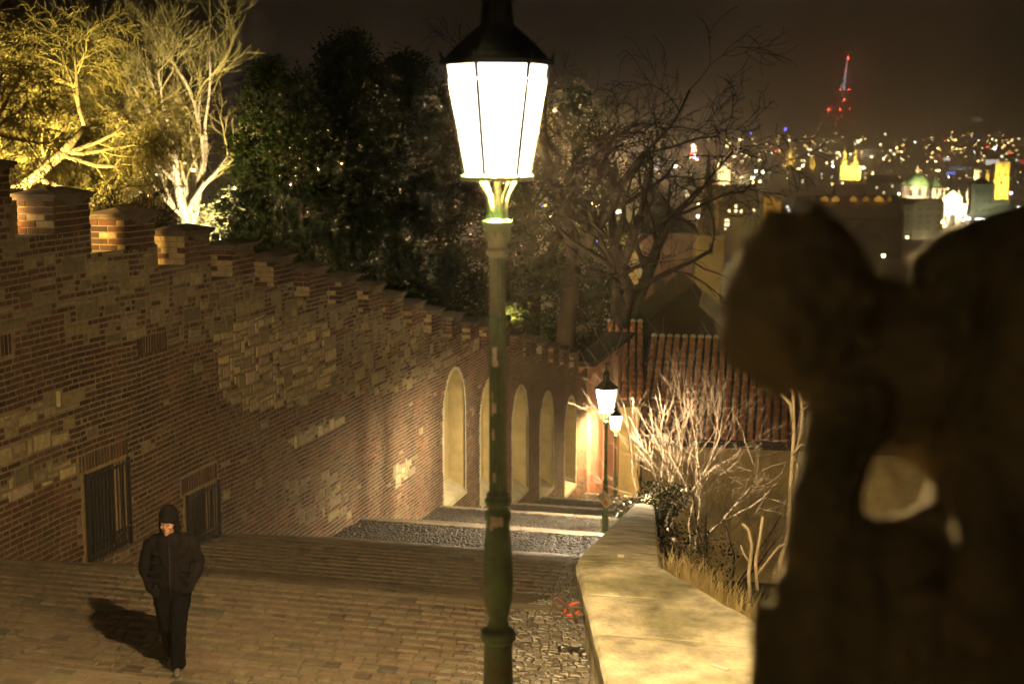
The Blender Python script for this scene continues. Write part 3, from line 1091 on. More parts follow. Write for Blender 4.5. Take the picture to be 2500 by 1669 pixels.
# house with a dark bell roof (left of the church tower)
def windows_on(parent, o, right, up, rects, m_frame, m_glass, depth=.12):
    n_ = right.cross(up).normalized()
    for x0, x1, z0, z1 in rects:
        f = MB()
        w = .12 * (x1 - x0)
        P = lambda x, z, d=0: o + right * x + up * z + n_ * d
        for a, b, c, d in ((x0 - w, x0, z0 - w, z1 + w), (x1, x1 + w, z0 - w, z1 + w), (x0, x1, z1, z1 + w), (x0, x1, z0 - w, z0), (0.5 * (x0 + x1) - w * .3, 0.5 * (x0 + x1) + w * .3, z0, z1)):
            f.poly([P(a, c, .08), P(b, c, .08), P(b, d, .08), P(a, d, .08), P(a, c, .01), P(b, c, .01), P(b, d, .01), P(a, d, .01)],
                   [(0, 1, 2, 3), (4, 0, 3, 7), (1, 5, 6, 2), (3, 2, 6, 7), (4, 5, 1, 0)])
        fo = f.build('window', m_frame, parent)
        g = MB(); g.face([P(x0, z0, .03), P(x1, z0, .03), P(x1, z1, .03), P(x0, z1, .03)]); g.build('pane', m_glass, fo)

D_ = 115.0
a, b = at(1560, 566, D_), at(1692, 566, D_)
base = at(1600, 800, D_).z
dv = Vector((b.x - a.x, b.y - a.y, 0)); L = dv.length; dv.normalize(); bk = Vector((-dv.y, dv.x, 0))
mn = empty('mansion', (a.x, a.y, base))
tag(mn, 'shadowed red walled mansion under a dark swept bell roof in front of the church tower', 'house')
k = MB(); k.obox((a.x, a.y, base), dv * L, bk * 9, UP * (a.z - base)); k.build('wall', 'old_pink', mn)
k = MB(); k.obox((a.x - dv.x * 2.0 - bk.x * -1, a.y - dv.y * 2.0 - bk.y * -1, base), dv * 1.99, bk * 6, UP * (a.z - base - .4)); k.build('side_wing', 'ochre_plaster', mn)
for q in range(7):
    s = MB(); s.obox(Vector((a.x, a.y, base + .3 + q * .95)) - bk * .06 - dv * .06, dv * (.5 if q % 2 else .34), bk * .3, UP * .7); s.build('quoin', 'pale_plaster', mn)
h_ = a.z - base
windows_on(mn, Vector((a.x, a.y, base)), dv, UP, [(L * .30, L * .30 + .75, h_ * .26, h_ * .26 + 1.9), (L * .62, L * .62 + .75, h_ * .26, h_ * .26 + 1.9)], 'timber', 'window_dark')
apex = at(1578, 425, D_ + 4)
rf = MB()
ringz = []
prof = [(1.12, 0), (1.0, .05), (.74, .18), (.52, .36), (.34, .58), (.2, .8), (.08, 1.0)]
cx_, cy2 = apex.x, apex.y
cen0 = a + dv * (L * .40) + bk * 4.5
for s, u in prof:
    c = Vector((cen0.x + (apex.x - cen0.x) * u, cen0.y + (apex.y - cen0.y) * u, a.z + (apex.z - a.z) * u))
    hx, hy = L * .62 * s, 5.0 * s
    for sx, sy in ((-1, -1), (1, -1), (1, 1), (-1, 1)):
        rf.v.append(tuple(c + dv * hx * sx + bk * hy * sy))
for i in range(len(prof) - 1):
    for q in range(4):
        rf.f.append((i * 4 + q, i * 4 + (q + 1) % 4, i * 4 + 4 + (q + 1) % 4, i * 4 + 4 + q)); rf.c.append((1, 1, 1))
rf.f.append((0, 3, 2, 1)); rf.c.append((1, 1, 1))
rf.f.append(tuple(len(prof) * 4 - 4 + q for q in range(4))); rf.c.append((1, 1, 1))
rf.build('bell_roof', 'dark_roof', mn)

# gabled house in front of it, pale verge
D_ = 82.0
p0, p1_, p2_ = at(1697, 690, D_), at(1800, 835, D_), at(1597, 790, D_)
gb = empty('gabled_house', (p0.x, p0.y, -19))
tag(gb, 'dark gabled house roof with one pale verge strip above the tile roof', 'house')
r_, b_ = RIGHT, FWD
k = MB(); k.poly([p0, p0 + r_ * 3.2 - UP * 3.6, p0 + b_ * 7, p0 + b_ * 7 + r_ * 3.2 - UP * 3.6, p0 - r_ * 3.2 - UP * 2.6, p0 + b_ * 7 - r_ * 3.2 - UP * 2.6], [(0, 1, 3, 2), (0, 2, 5, 4)]); k.build('roof', 'dark_roof', gb)
k = MB(); k.poly([p0 + b_ * .2 - UP * .05, p0 + b_ * .2 + r_ * 3 - UP * 3.45, p0 + b_ * .2 - r_ * 3 - UP * 2.5, p0 + b_ * .2 + r_ * 3 - UP * 9, p0 + b_ * .2 - r_ * 3 - UP * 9], [(0, 1, 3, 4, 2)]); k.build('gable_wall', 'dark_roof', gb)
k = MB(); k.obox(p0 - b_ * .1 + r_ * .25 - UP * 1.35, r_ * 2.7 - UP * 2.4, b_ * .2, UP * .95 + r_ * .2); k.build('verge', 'pale_plaster', gb)

# ================================================================= vegetation
mat('bark_warm', (0.17, 0.125, 0.06), rough=0.9, var=0.4, scale=5, bump=0.4, bscale=25)
mat('bark_dark', (0.045, 0.034, 0.025), rough=0.92, var=0.4, scale=5, bump=0.4, bscale=25)
mat('twig_pale', (0.36, 0.27, 0.19), rough=0.85, var=0.3, scale=6, bump=0)
mat('bark_pale', (0.30, 0.24, 0.16), rough=0.9, var=0.4, scale=6, bump=0.4, bscale=25)
mat('twig_yellow', (0.22, 0.17, 0.05), rough=0.85, var=0.35, scale=3, bump=0)
mat('yew_leaf', attr=True, rough=0.85, var=0.3, scale=2, bump=0, spec=0.1)
mat('gloss_leaf', attr=True, rough=0.25, var=0.3, scale=8, bump=0, spec=0.7)
mat('dry_grass', (0.58, 0.45, 0.20), rough=0.8, var=0.4, scale=6, bump=0)

SEED_T = 5
def rv(s=1.0):
    return Vector((rnd.gauss(0, s), rnd.gauss(0, s), rnd.gauss(0, s)))

def grow(mb, tw, p, d, L, r, depth, P):
    """recursive bare tree: thick limbs go to mb, fine twigs to tw"""
    n = P.get('seg', 4)
    d = d.normalized()
    nodes = [(p.copy(), r)]
    for i in range(n):
        d = (d + rv(P['wig']) + Vector((0, 0, P['trop'] if depth < P['droop_at'] else P['droop']))).normalized()
        p = p + d * (L / n)
        rr = r * (1 - (1 - P['taper']) * (i + 1) / n)
        nodes.append((p.copy(), rr))
        if depth < P['depth'] and (i >= P.get('first', 1)):
            for _ in range(P['kids'] if rnd.random() < P['kp'] else max(0, P['kids'] - 1)):
                ax = rv().normalized()
                side = (d.cross(ax)).normalized()
                nd = (d * math.cos(P['ang']) + side * math.sin(P['ang']) * rnd.uniform(.7, 1.25)).normalized()
                grow(mb, tw, p.copy(), nd, L * P['lr'] * rnd.uniform(.7, 1.15), rr * P['rr'] * rnd.uniform(.7, 1), depth + 1, P)
    tgt = mb if depth <= P['limb'] else tw
    if depth <= P['limb']:
        tgt.path([q for q, _ in nodes], [w for _, w in nodes], 6 if depth else 8)
    else:
        for (q0, w0), (q1, w1) in zip(nodes, nodes[1:]):
            tgt.tube(q0, q1, max(w0, P['rmin']), max(w1, P['rmin']) * .9, 3)

def bare_tree(name, label, base, height, r, P, m_limb, m_twig, group=None, lean=(0, 0), fork=1):
    root = empty(name, base)
    tag(root, label, 'tree', group)
    rnd.seed(int(abs(base[0]) * 37 + abs(base[1]) * 91) + SEED_T)
    tr, tw = MB(), MB()
    b = Vector(base) - UP * .3
    th = height * P.get('trunk', .3)
    mid = b + Vector((lean[0] * th * .5 + rnd.uniform(-.1, .1), lean[1] * th * .5, th * .5))
    top = b + Vector((lean[0] * th, lean[1] * th, th))
    tr.path([b, mid, top], [r * 1.25, r * 1.02, r * .92], 10)
    limbs = MB()
    for k in range(fork):
        t = 2 * math.pi * (k + rnd.random() * .5) / fork
        sp = .0 if fork == 1 else P.get('spread', .45)
        d = Vector((math.cos(t) * sp + lean[0], math.sin(t) * sp + lean[1], 1)).normalized()
        grow(limbs, tw, top.copy() - UP * .1, d, height * P['l0'], r * (.85 if fork == 1 else .68), 0, P)
    tr.build('trunk', m_limb, root, smooth=True)
    c = tag(tw.build('crown', m_twig, root), kind='stuff')
    limbs.build('limbs', m_limb, root, smooth=True)
    return root
BASE_P = dict(seg=4, wig=.14, trop=.06, droop=.0, droop_at=99, taper=.55, kids=2, kp=.8, ang=.75, lr=.62, rr=.58, depth=4, limb=1, rmin=.006, l0=.42, first=1)

def dz(px, py, dist):
    p = at(px, py, dist)
    return p
# -- floodlit tree at the far left, dense yellow twigs
def put(px, dist, dzb=0.0):
    p = at(px, 500, dist)
    return Vector((p.x, p.y, ground_z(p.x, p.y) + dzb))
P = dict(BASE_P, depth=4, kids=3, kp=.75, lr=.60, droop=-.10, droop_at=2, rmin=.0065, wig=.17, l0=.27, ang=.85)
b = put(105, 46)
bare_tree('willow_tree', 'floodlit bare yellow tree filling the top left corner', b, 13.0, .28, P, 'bark_warm', 'twig_yellow', 'floodlit garden trees', lean=(.02, 0), fork=4)
b = put(-90, 40)
bare_tree('willow_tree', 'bare yellow lit tree whose arching limb enters from the left edge', b, 14.0, .28, P, 'bark_warm', 'twig_yellow', 'floodlit garden trees', lean=(.08, .02), fork=4)
# -- forked floodlit tree
P = dict(BASE_P, depth=4, kids=2, lr=.60, rmin=.0065, ang=.62, trop=.10, l0=.38, spread=.24, trunk=.30, limb=1)
b = put(440, 66)
bare_tree('forked_tree', 'tall pale bare tree with forked trunk, lit from below behind the wall', b, 17.5, .42, P, 'bark_pale', 'twig_yellow', 'floodlit garden trees', lean=(.05, 0), fork=3)
b = put(345, 80)
bare_tree('forked_tree', 'slender lit bare tree between the yellow tree and the forked tree', b, 15.0, .22, dict(P, l0=.38), 'bark_pale', 'twig_yellow', 'floodlit garden trees', fork=2)
b = put(560, 76)
bare_tree('forked_tree', 'low spreading bare tree glowing beside the floodlight', b, 11.0, .25, dict(P, ang=.9, l0=.40), 'bark_pale', 'twig_yellow', 'floodlit garden trees', fork=4)
# -- low dark fruit tree just behind the wall
P = dict(BASE_P, depth=4, kids=2, lr=.66, wig=.28, ang=.8, trop=.02, rmin=.008, l0=.40, limb=2, spread=.6, trunk=.35)
b = put(205, 30, 0)
bare_tree('fruit_tree', 'dark crooked fruit tree just behind the battlements', b, 3.9, .10, P, 'bark_dark', 'bark_dark', lean=(.12, .3), fork=3)
# -- big dark bare tree right of the lamp
P = dict(BASE_P, depth=4, kids=2, kp=.45, lr=.64, wig=.20, ang=.72, trop=.05, droop=-.05, droop_at=2, rmin=.013, l0=.30, limb=2, spread=.50, trunk=.45)
b = put(1530, 64)
bare_tree('bare_tree', 'large dark bare tree with arching limbs against the night sky', b, 19.5, .50, P, 'bark_dark', 'bark_dark', 'dark bare trees', lean=(-.02, 0), fork=4)
b = put(1362, 64)
bare_tree('bare_tree', 'dark tree whose thick leaning trunk stands on the lit lawn right of the lamp', b, 20.0, .42, dict(P, trunk=.35), 'bark_dark', 'bark_dark', 'dark bare trees', lean=(.10, 0), fork=4)
b = put(1298, 70)
bare_tree('bare_tree', 'dark tree trunk on the lawn directly beside the lamp post', b, 20.0, .38, dict(P, trunk=.35), 'bark_dark', 'bark_dark', 'dark bare trees', lean=(.02, 0), fork=4)

# -- evergreens: leaf sprays carried on branches
def evergreen(name, label, base, height, radius, nbr, spray, leaf, cols, group=None, top_pow=.8, start=.06):
    root = empty(name, base)
    tag(root, label, 'tree', group)
    rnd.seed(int(abs(base[0]) * 37 + abs(base[1]) * 91))
    t = MB(); b = Vector(base)
    t.path([b - UP * .4, b + UP * height * .5, b + UP * height * .97], [radius * .07, radius * .045, .02], 8)
    t.build('trunk', 'bark_dark', root, smooth=True)
    cr, br = MB(), MB()
    for i in range(nbr):
        u = start + (1 - start) * (i + rnd.random()) / nbr
        z = height * u
        ang = rnd.uniform(0, 2 * math.pi)
        ln = radius * (1 - u) ** top_pow * rnd.uniform(.55, 1.15) + .25
        d = Vector((math.cos(ang), math.sin(ang), rnd.uniform(.05, .5)))
        p = b + UP * z
        q = p.copy()
        n = 4
        br_pts = [p.copy()]
        for s in range(n):
            q = q + (d + rv(.1) - UP * .12 * s / n).normalized() * (ln / n)
            br_pts.append(q.copy())
        br.path(br_pts, [.05, .04, .03, .02, .01], 4)
        tone = rnd.uniform(.55, 1.3)
        for s in range(spray):
            w = rnd.random() ** .6
            k_ = min(int(w * n), n - 1)
            c = br_pts[k_].lerp(br_pts[k_ + 1], w * n - k_) + rv(.13 + .10 * radius * .3)
            ax = (d + rv(.6)).normalized()
            sd = ax.cross(rv()).normalized()
            L_, W2 = leaf * rnd.uniform(.7, 1.6), leaf * rnd.uniform(.22, .42)
            j = tone * rnd.uniform(.7, 1.3)
            base_c = rnd.choice(cols)
            cr.face([c - sd * W2 * .5, c + ax * L_ * .5 - sd * W2, c + ax * L_, c + ax * L_ * .5 + sd * W2], tuple(x * j for x in base_c))
    br.build('branches', 'bark_dark', root)
    tag(cr.build('crown', 'yew_leaf', root), kind='stuff')
    return root
YC = [(.036, .058, .014), (.028, .046, .012), (.05, .07, .016)]
def ever(px, topy, dist, radius, nbr, spray, leaf, label, tp, dzb=0.0):
    b = put(px, dist, dzb)
    evergreen('yew_tree', label, b, at(px, topy, dist).z - b.z, radius, nbr, spray, leaf, YC, 'dark evergreens', tp)
ever(655, 165, 48, 1.75, 172, 142, 0.124, 'dark yew with pointed top, its left side lit green by the floodlight', .62)
ever(600, 330, 47, .75, 46, 120, 0.112, 'narrow yew shoulder standing against the floodlight glow', .6)
ever(568, 500, 46, .75, 29, 135, 0.112, 'low yew bush just above the battlements in front of the glow', .4)
ever(735, 205, 47, 2.4, 149, 135, 0.136, 'dark yew between the pointed yew and the tall evergreen', .6)
ever(850, 105, 50, 3.2, 218, 142, 0.149, 'tall black evergreen left of the lamp lantern', .55)
ever(985, 150, 55, 3.2, 195, 135, 0.161, 'broad black evergreen next to the lamp lantern', .55)
ever(1090, 235, 60, 3.2, 161, 127, 0.167, 'dark evergreen directly behind the lamp post', .55)
ever(1235, 210, 66, 3.4, 161, 120, 0.174, 'dark evergreen to the right of the lamp lantern', .55)
ever(1400, 215, 80, 3.4, 149, 112, 0.186, 'far dark evergreen between the lantern and the big bare tree', .6)
ever(1470, 330, 84, 2.6, 103, 105, 0.186, 'small far evergreen left of the big bare tree trunk', .6)
# -- bare shrub behind the parapet, lit by the second lamp
def shrub(name, label, base, stems, L, r, P, m_limb, m_twig, cone=.7, bias=Vector((0, 0, 0))):
    root = empty(name, base)
    tag(root, label, 'shrub')
    rnd.seed(int(abs(base[0]) * 37 + abs(base[1]) * 91) + 3)
    lim, tw = MB(), MB()
    for k in range(stems):
        t = 2 * math.pi * (k + rnd.random()) / stems
        d = Vector((math.cos(t) * cone, math.sin(t) * cone, 1)) + bias
        grow(lim, tw, Vector(base) + Vector((math.cos(t), math.sin(t), 0)) * .12 - UP * .2, d.normalized(), L * rnd.uniform(.8, 1.15), r * rnd.uniform(.7, 1.1), 0, P)
    lim.build('stems', m_limb, root, smooth=True)
    tag(tw.build('twigs', m_twig, root), kind='stuff')
    return root
P = dict(BASE_P, seg=6, depth=2, kids=2, kp=.55, lr=.56, wig=.13, ang=.66, trop=.04, droop=.03, rmin=.0052, taper=.40, limb=0, first=1)
p = at(1690, 1300, 33.5)
shrub('bare_shrub', 'bare many-stemmed shrub with pale twigs lit by the second lamp', (p.x, p.y, p.z - .3), 4, 3.4, .045, P, 'bark_pale', 'twig_pale', .75, bias=RIGHT * -.12)
p = at(1600, 1240, 35.5)
shrub('bare_shrub', 'slim bare shrub close behind the second lamp, brightly lit', (p.x, p.y, p.z - .8), 4, 3.4, .036, P, 'twig_pale', 'twig_pale', .45, bias=RIGHT * .02)
p = at(1790, 1380, 24.0)
shrub('bare_shrub', 'tangled low shrub with dark twigs below the tile roof house', (p.x, p.y, p.z - .3), 6, 1.7, .03, P, 'bark_dark', 'bark_pale', .9)
# pollarded sapling near the statue
sap = MB()
D_ = 13.0
def W(px, py, d=D_): return at(px, py, d)
root = empty('sapling', W(1912, 1420))
tag(root, 'pruned sapling with knobbly yellow stems standing left of the statue', 'shrub')
for nm, pts, r0, r1 in (
    ('stem', [(1912, 1440), (1905, 1370), (1925, 1300), (1930, 1180), (1938, 1060), (1936, 960), (1925, 920), (1918, 880)], .024, .012),
    ('branch', [(1936, 1030), (1930, 985), (1905, 960), (1880, 935), (1868, 905)], .020, .009),
    ('branch', [(1925, 930), (1930, 870), (1922, 800), (1915, 760)], .014, .008),
    ('branch', [(1940, 1120), (1955, 1050), (1958, 1000), (1952, 960), (1945, 860), (1938, 830)], .015, .007),
    ('branch', [(1958, 985), (2000, 975), (2030, 955), (2044, 940)], .014, .008),
    ('branch', [(1955, 1000), (1985, 985), (2025, 950)], .012, .007),
    ('branch', [(1935, 1110), (1955, 1085), (1978, 1090), (1980, 1065)], .012, .009),
    ('branch', [(1936, 1190), (1948, 1150), (1945, 1130)], .013, .010),
    ('branch', [(1945, 860), (1925, 850), (1908, 840), (1900, 820)], .009, .006)):
    k = MB()
    n = len(pts)
    k.path([W(x, y, D_ + rnd.uniform(-.03, .03)) for x, y in pts], [r0 + (r1 - r0) * i / (n - 1) for i in range(n)], 7)
    k.build(nm, 'bark_pale', root, smooth=True)
root = empty('rose_stump', W(1835, 1440, 12.6))
tag(root, 'short cut rose stems with a bent pale tip between dry grass and statue', 'shrub')
for pts, r0 in (([(1832, 1470), (1828, 1400), (1836, 1330), (1826, 1290), (1812, 1278)], .020), ([(1850, 1440), (1845, 1370), (1855, 1310), (1862, 1260)], .020),
                ([(1850, 1400), (1880, 1360), (1900, 1335), (1925, 1325)], .014), ([(1835, 1380), (1815, 1350), (1808, 1330)], .012)):
    k = MB(); k.path([W(x, y, 12.6) for x, y in pts], [r0 * (1 - .5 * i / len(pts)) for i in range(len(pts))], 7); k.build('stem', 'bark_pale', root, smooth=True)

# dry grass along the outside of the parapet
gr = MB()
for cl in range(42):
    u = cl / 41
    px, py = 1612 + 225 * u + rnd.uniform(-12, 12), 1400 + 165 * u + rnd.uniform(-6, 26)
    d0 = 15.2 - 1.9 * u + rnd.uniform(.0, .9)
    c = at(px + rnd.uniform(0, 30), py + 26, d0)
    for q in range(46):
        b = c + Vector((rnd.gauss(0, .07), rnd.gauss(0, .07), -.15))
        h = rnd.uniform(.3, .8)
        ln = Vector((rnd.gauss(0, .16), rnd.gauss(0, .16), 1)).normalized()
        s = Vector((rnd.gauss(0, 1), rnd.gauss(0, 1), 0)).normalized() * .0065
        bend = Vector((rnd.gauss(0, .10), rnd.gauss(0, .10), -.05))
        m_ = b + ln * h * .6
        t = b + ln * h + bend
        gr.poly([b - s, b + s, m_ - s * .8, m_ + s * .8, t], [(0, 1, 3, 2), (2, 3, 4)])
tag(gr.build('dry_grass', 'dry_grass'), 'tufts of dry yellow grass along the outer edge of the parapet', 'grass', kind='stuff')

# glossy evergreen bush hanging over the parapet by the second lamp
def leafy(name, label, blobs, n, leaf, cols, cat='shrub'):
    c0 = Vector(blobs[0][0])
    root = empty(name, c0 - UP * .8)
    tag(root, label, cat)
    st = MB(); lf = MB()
    for c, r in blobs:
        c = Vector(c)
        for k in range(10):
            d = rv().normalized() * r
            st.path([c - UP * r * 1.0, c + d * .4 - UP * r * .2, c + d * .95], [.02, .012, .005], 5)
        for k in range(int(n * r * r)):
            d = rv().normalized()
            p = c + Vector((d.x, d.y, d.z * .8)) * r * rnd.random() ** .35 * rnd.uniform(.8, 1.12)
            ax = (d + rv(.7)).normalized(); sd = ax.cross(rv()).normalized()
            L_, W2 = leaf * rnd.uniform(.7, 1.4), leaf * rnd.uniform(.3, .45)
            j = rnd.uniform(.6, 1.3)
            lf.face([p, p + ax * L_ * .5 - sd * W2, p + ax * L_, p + ax * L_ * .5 + sd * W2], tuple(x * j for x in rnd.choice(cols)))
    tag(st.build('stems', 'bark_dark', root), kind='stuff')
    tag(lf.build('foliage', 'gloss_leaf', root), kind='stuff')
    return root
GC = [(.06, .10, .03), (.05, .085, .025), (.09, .12, .04)]
leafy('ivy_bush', 'glossy green evergreen bush spilling over the parapet beside the second lamp',
      [(at(1615, 1220, 29.0), .55), (at(1545, 1245, 29.3), .36), (at(1520, 1252, 29.6), .22), (at(1585, 1255, 29.0), .35), (at(1650, 1215, 29.0), .38)], 3600, .055, GC)
leafy('ivy_bush', 'dark leafy hedge clump low behind the parapet and the glossy bush', [(at(1650, 1330, 26), .75), (at(1720, 1360, 25), .7), (at(1600, 1300, 27.5), .5)], 900, .06, [(.02, .03, .01), (.03, .035, .012)])

# ================================================================= small things on the stairs
mat('flyer_paper', (0.62, 0.52, 0.34), rough=0.7, var=0.2, scale=12, bump=0)
mat('flyer_print', (0.55, 0.16, 0.04), rough=0.7, var=0.3, scale=30, bump=0)
mat('flyer_ink', (0.10, 0.07, 0.05), rough=0.7, var=0.3, scale=30, bump=0)
mat('red_tube', (0.60, 0.075, 0.03), rough=0.45, var=0.2, scale=14, bump=0.1)
mat('rusty_iron', (0.10, 0.05, 0.035), rough=0.7, var=0.4, scale=14, bump=0.3)
mat('white_paper', (0.80, 0.78, 0.70), rough=0.7, var=0.1, scale=14, bump=0.0)
c = at(1477, 1218, 32.9)
u_, v_ = (RIGHT * .62 - UP * .78), (RIGHT * .78 + UP * .62)
fl = empty('flyer_board', c)
tag(fl, 'small tilted paper flyer tied to the post of the second lamp', 'flyer')
k = MB(); k.obox(c - u_ * .19 - v_ * .12, u_ * .38, v_ * .24, FWD * .01); k.build('sheet', 'flyer_paper', fl)
k = MB(); k.obox(c + u_ * .01 - v_ * .09 - FWD * .006, u_ * .15, v_ * .10, FWD * .004); k.build('picture', 'flyer_print', fl)
for q in range(4):
    k = MB(); k.obox(c - u_ * (.15 - .035 * q) - v_ * .09 - FWD * .006, u_ * .014, v_ * (.17 - .02 * q), FWD * .004); k.build('text_line', 'flyer_ink', fl)

# red hose loop and iron hook by the parapet
def Gp(px, py):
    d = ray(px, py)
    t = 10.0
    for _ in range(60):
        t = G(d.y * t) / d.z
    return d * t
q0 = at(1385, 1492, 13.3)
hk = empty('barrier_hook', q0)
tag(hk, 'dark rusty iron hook bracket standing out from the parapet foot', 'hook')
S_ = 13.3
k = MB(); k.path([at(x, y, S_) for x, y in ((1408, 1520), (1398, 1490), (1380, 1474), (1366, 1462), (1358, 1455))], [.016, .016, .018, .018, .014], 7); k.build('arm', 'rusty_iron', hk, smooth=True)
k = MB(); k.path([at(x, y, S_) for x, y in ((1358, 1455), (1351, 1466), (1353, 1478), (1362, 1486), (1376, 1490))], [.014, .016, .016, .013, .010], 7); k.build('hook', 'rusty_iron', hk, smooth=True)
lp = empty('red_loop', q0)
tag(lp, 'red plastic tube loop hanging on the iron hook at the parapet', 'loop')
k = MB(); k.path([at(x, y, S_ + .05) for x, y in ((1412, 1470), (1398, 1473), (1386, 1480), (1378, 1492), (1384, 1500), (1398, 1501), (1414, 1490))], .012, 8); k.build('tube', 'red_tube', lp, smooth=True)
k = MB(); k.tube(at(1384, 1488, S_ + .05), at(1380, 1500, S_ + .05), .016, .016, 8, cap=True); k.build('clip', 'rusty_iron', lp)

def on_parapet(px, py):
    d = ray(px, py); t = 12.0
    for _ in range(40): t = (PT(d.y * t) + .012) / d.z
    return d * t
c = on_parapet(1758, 1632)
k = MB(); k.obox(c - RIGHT * .07 + FWD * .07, RIGHT * .12 - FWD * .12, RIGHT * .03 + FWD * .03, UP * .012)
tag(k.build('paper_scrap', 'white_paper'), 'white folded paper scrap lying on the near end of the parapet', 'paper')
c = on_parapet(1517, 1357)
k = MB(); k.box(c.x - .035, c.x + .035, c.y - .03, c.y + .03, c.z - .01, c.z + .025)
tag(k.build('stone_chip', 'sandstone'), 'small loose stone chip on the parapet joint', 'stone')

# ================================================================= statue, close to the lens at the right edge
mat('statue_stone', (0.30, 0.24, 0.135), rough=0.9, var=0.5, scale=7, bump=0.9, bscale=26, col2=(0.12, 0.12, 0.045), bdist=0.02)
ST = MB()
def S(px, py, d=2.45): return at(px, py, d)
def capsule(mb, p, q, r0, r1):
    p, q = Vector(p), Vector(q)
    mb.ball(p, r0, r0, r0, 14, 10); mb.ball(q, r1, r1, r1, 14, 10); mb.tube(p, q, r0, r1, 14, cap=True)
k = 2.45 / FPX
# head with curls
ST.ball(S(1955, 735), 185 * k, 205 * k, 215 * k, 20, 14)
ST.ball(S(1850, 800, 2.42), 95 * k, 105 * k, 120 * k, 14, 10)
ST.ball(S(1905, 900, 2.42), 75 * k, 80 * k, 70 * k, 14, 10)
ST.ball(S(1778, 790, 2.42), 26 * k, 40 * k, 34 * k, 10, 8)          # nose
for i in range(46):
    t = rnd.uniform(0, 2 * math.pi); f = rnd.uniform(-.9, 1)
    dd = Vector((math.cos(t) * math.sqrt(max(0, 1 - f * f)), math.sin(t) * math.sqrt(max(0, 1 - f * f)), f))
    if dd.dot(RIGHT) < -.45 and dd.z < .35: continue
    if dd.z < -.5: continue
    c = S(1965, 725) + Vector((dd.x * 185, dd.y * 200, dd.z * 208)) * k
    ST.ball(c, 30 * k, 30 * k, 28 * k, 8, 6)
# neck, shoulders, back
capsule(ST, S(2010, 860), S(2120, 960, 2.5), 115 * k, 150 * k)
capsule(ST, S(2130, 800, 2.5), S(2260, 880, 2.52), 135 * k, 190 * k)
capsule(ST, S(2080, 1000, 2.4), S(2020, 1180, 2.35), 100 * k, 82 * k)      # upper arm
capsule(ST, S(2020, 1180, 2.35), S(2005, 1340, 2.33), 82 * k, 92 * k)
capsule(ST, S(2010, 1340, 2.33), S(2260, 1330, 2.45), 90 * k, 70 * k)      # forearm back to the hip
capsule(ST, S(2200, 960, 2.52), S(2400, 1120, 2.6), 130 * k, 120 * k)      # chest
capsule(ST, S(2380, 700, 2.5), S(2420, 1100, 2.55), 130 * k, 150 * k)      # back and cloak
capsule(ST, S(2330, 660, 2.48), S(2560, 600, 2.5), 100 * k, 120 * k)
capsule(ST, S(2560, 700, 2.4), S(2480, 1300, 2.45), 150 * k, 170 * k)
capsule(ST, S(2470, 640, 2.32), S(2370, 1000, 2.36), 30 * k, 44 * k)       # raised fold of the cloak
capsule(ST, S(2370, 1000, 2.36), S(2420, 1500, 2.3), 44 * k, 90 * k)
capsule(ST, S(2400, 1250, 2.5), S(2380, 1700, 2.45), 150 * k, 190 * k)     # hip and drapery
capsule(ST, S(2010, 1420, 2.35), S(1960, 1750, 2.4), 110 * k, 140 * k)     # knee and drapery
capsule(ST, S(2200, 1400, 2.4), S(2150, 1800, 2.4), 130 * k, 200 * k)
capsule(ST, S(2480, 1400, 2.4), S(2500, 1800, 2.4), 150 * k, 200 * k)
for i in range(16):
    x = 1880 + i * 40 + rnd.uniform(-12, 12)
    capsule(ST, S(x + rnd.uniform(-30, 30), 1450 + rnd.uniform(-30, 60), 2.3), S(x - 10, 1820, 2.3), 22 * k, 40 * k)
# hand on the hip: palm and five fingers closing on the cloth
hc = S(2270, 1300, 2.42)
ST.ball(hc, .045, .035, .05, 10, 8)
for i in range(5):
    a = hc + RIGHT * (.02 + .012 * i) + UP * (.04 - .022 * i)
    capsule(ST, a, a + RIGHT * (.05 - .004 * abs(i - 2)) - FWD * .015, .012, .010)
st_root = empty('stone_statue', S(2300, 1900, 2.6))
tag(st_root, 'weathered mossy stone statue with bent arm, dark and out of focus at the right edge', 'statue')
o = ST.build('figure', 'statue_stone', st_root)
md = o.modifiers.new('remesh', 'REMESH'); md.mode = 'VOXEL'; md.voxel_size = .0085; md.use_smooth_shade = True
md = o.modifiers.new('smooth', 'SMOOTH'); md.factor = .5; md.iterations = 3
tx = bpy.data.textures.new('stone_clouds', 'CLOUDS'); tx.noise_scale = .06; tx.noise_depth = 3
md = o.modifiers.new('weather', 'DISPLACE'); md.texture = tx; md.strength = .02; md.mid_level = .5
pl = MB()
c = S(2300, 1850, 2.6)
pl.box(c.x - .22, c.x + .9, c.y - .3, c.y + .5, c.z - 3.5, c.z - .22)
pl.build('plinth', 'statue_stone', st_root)

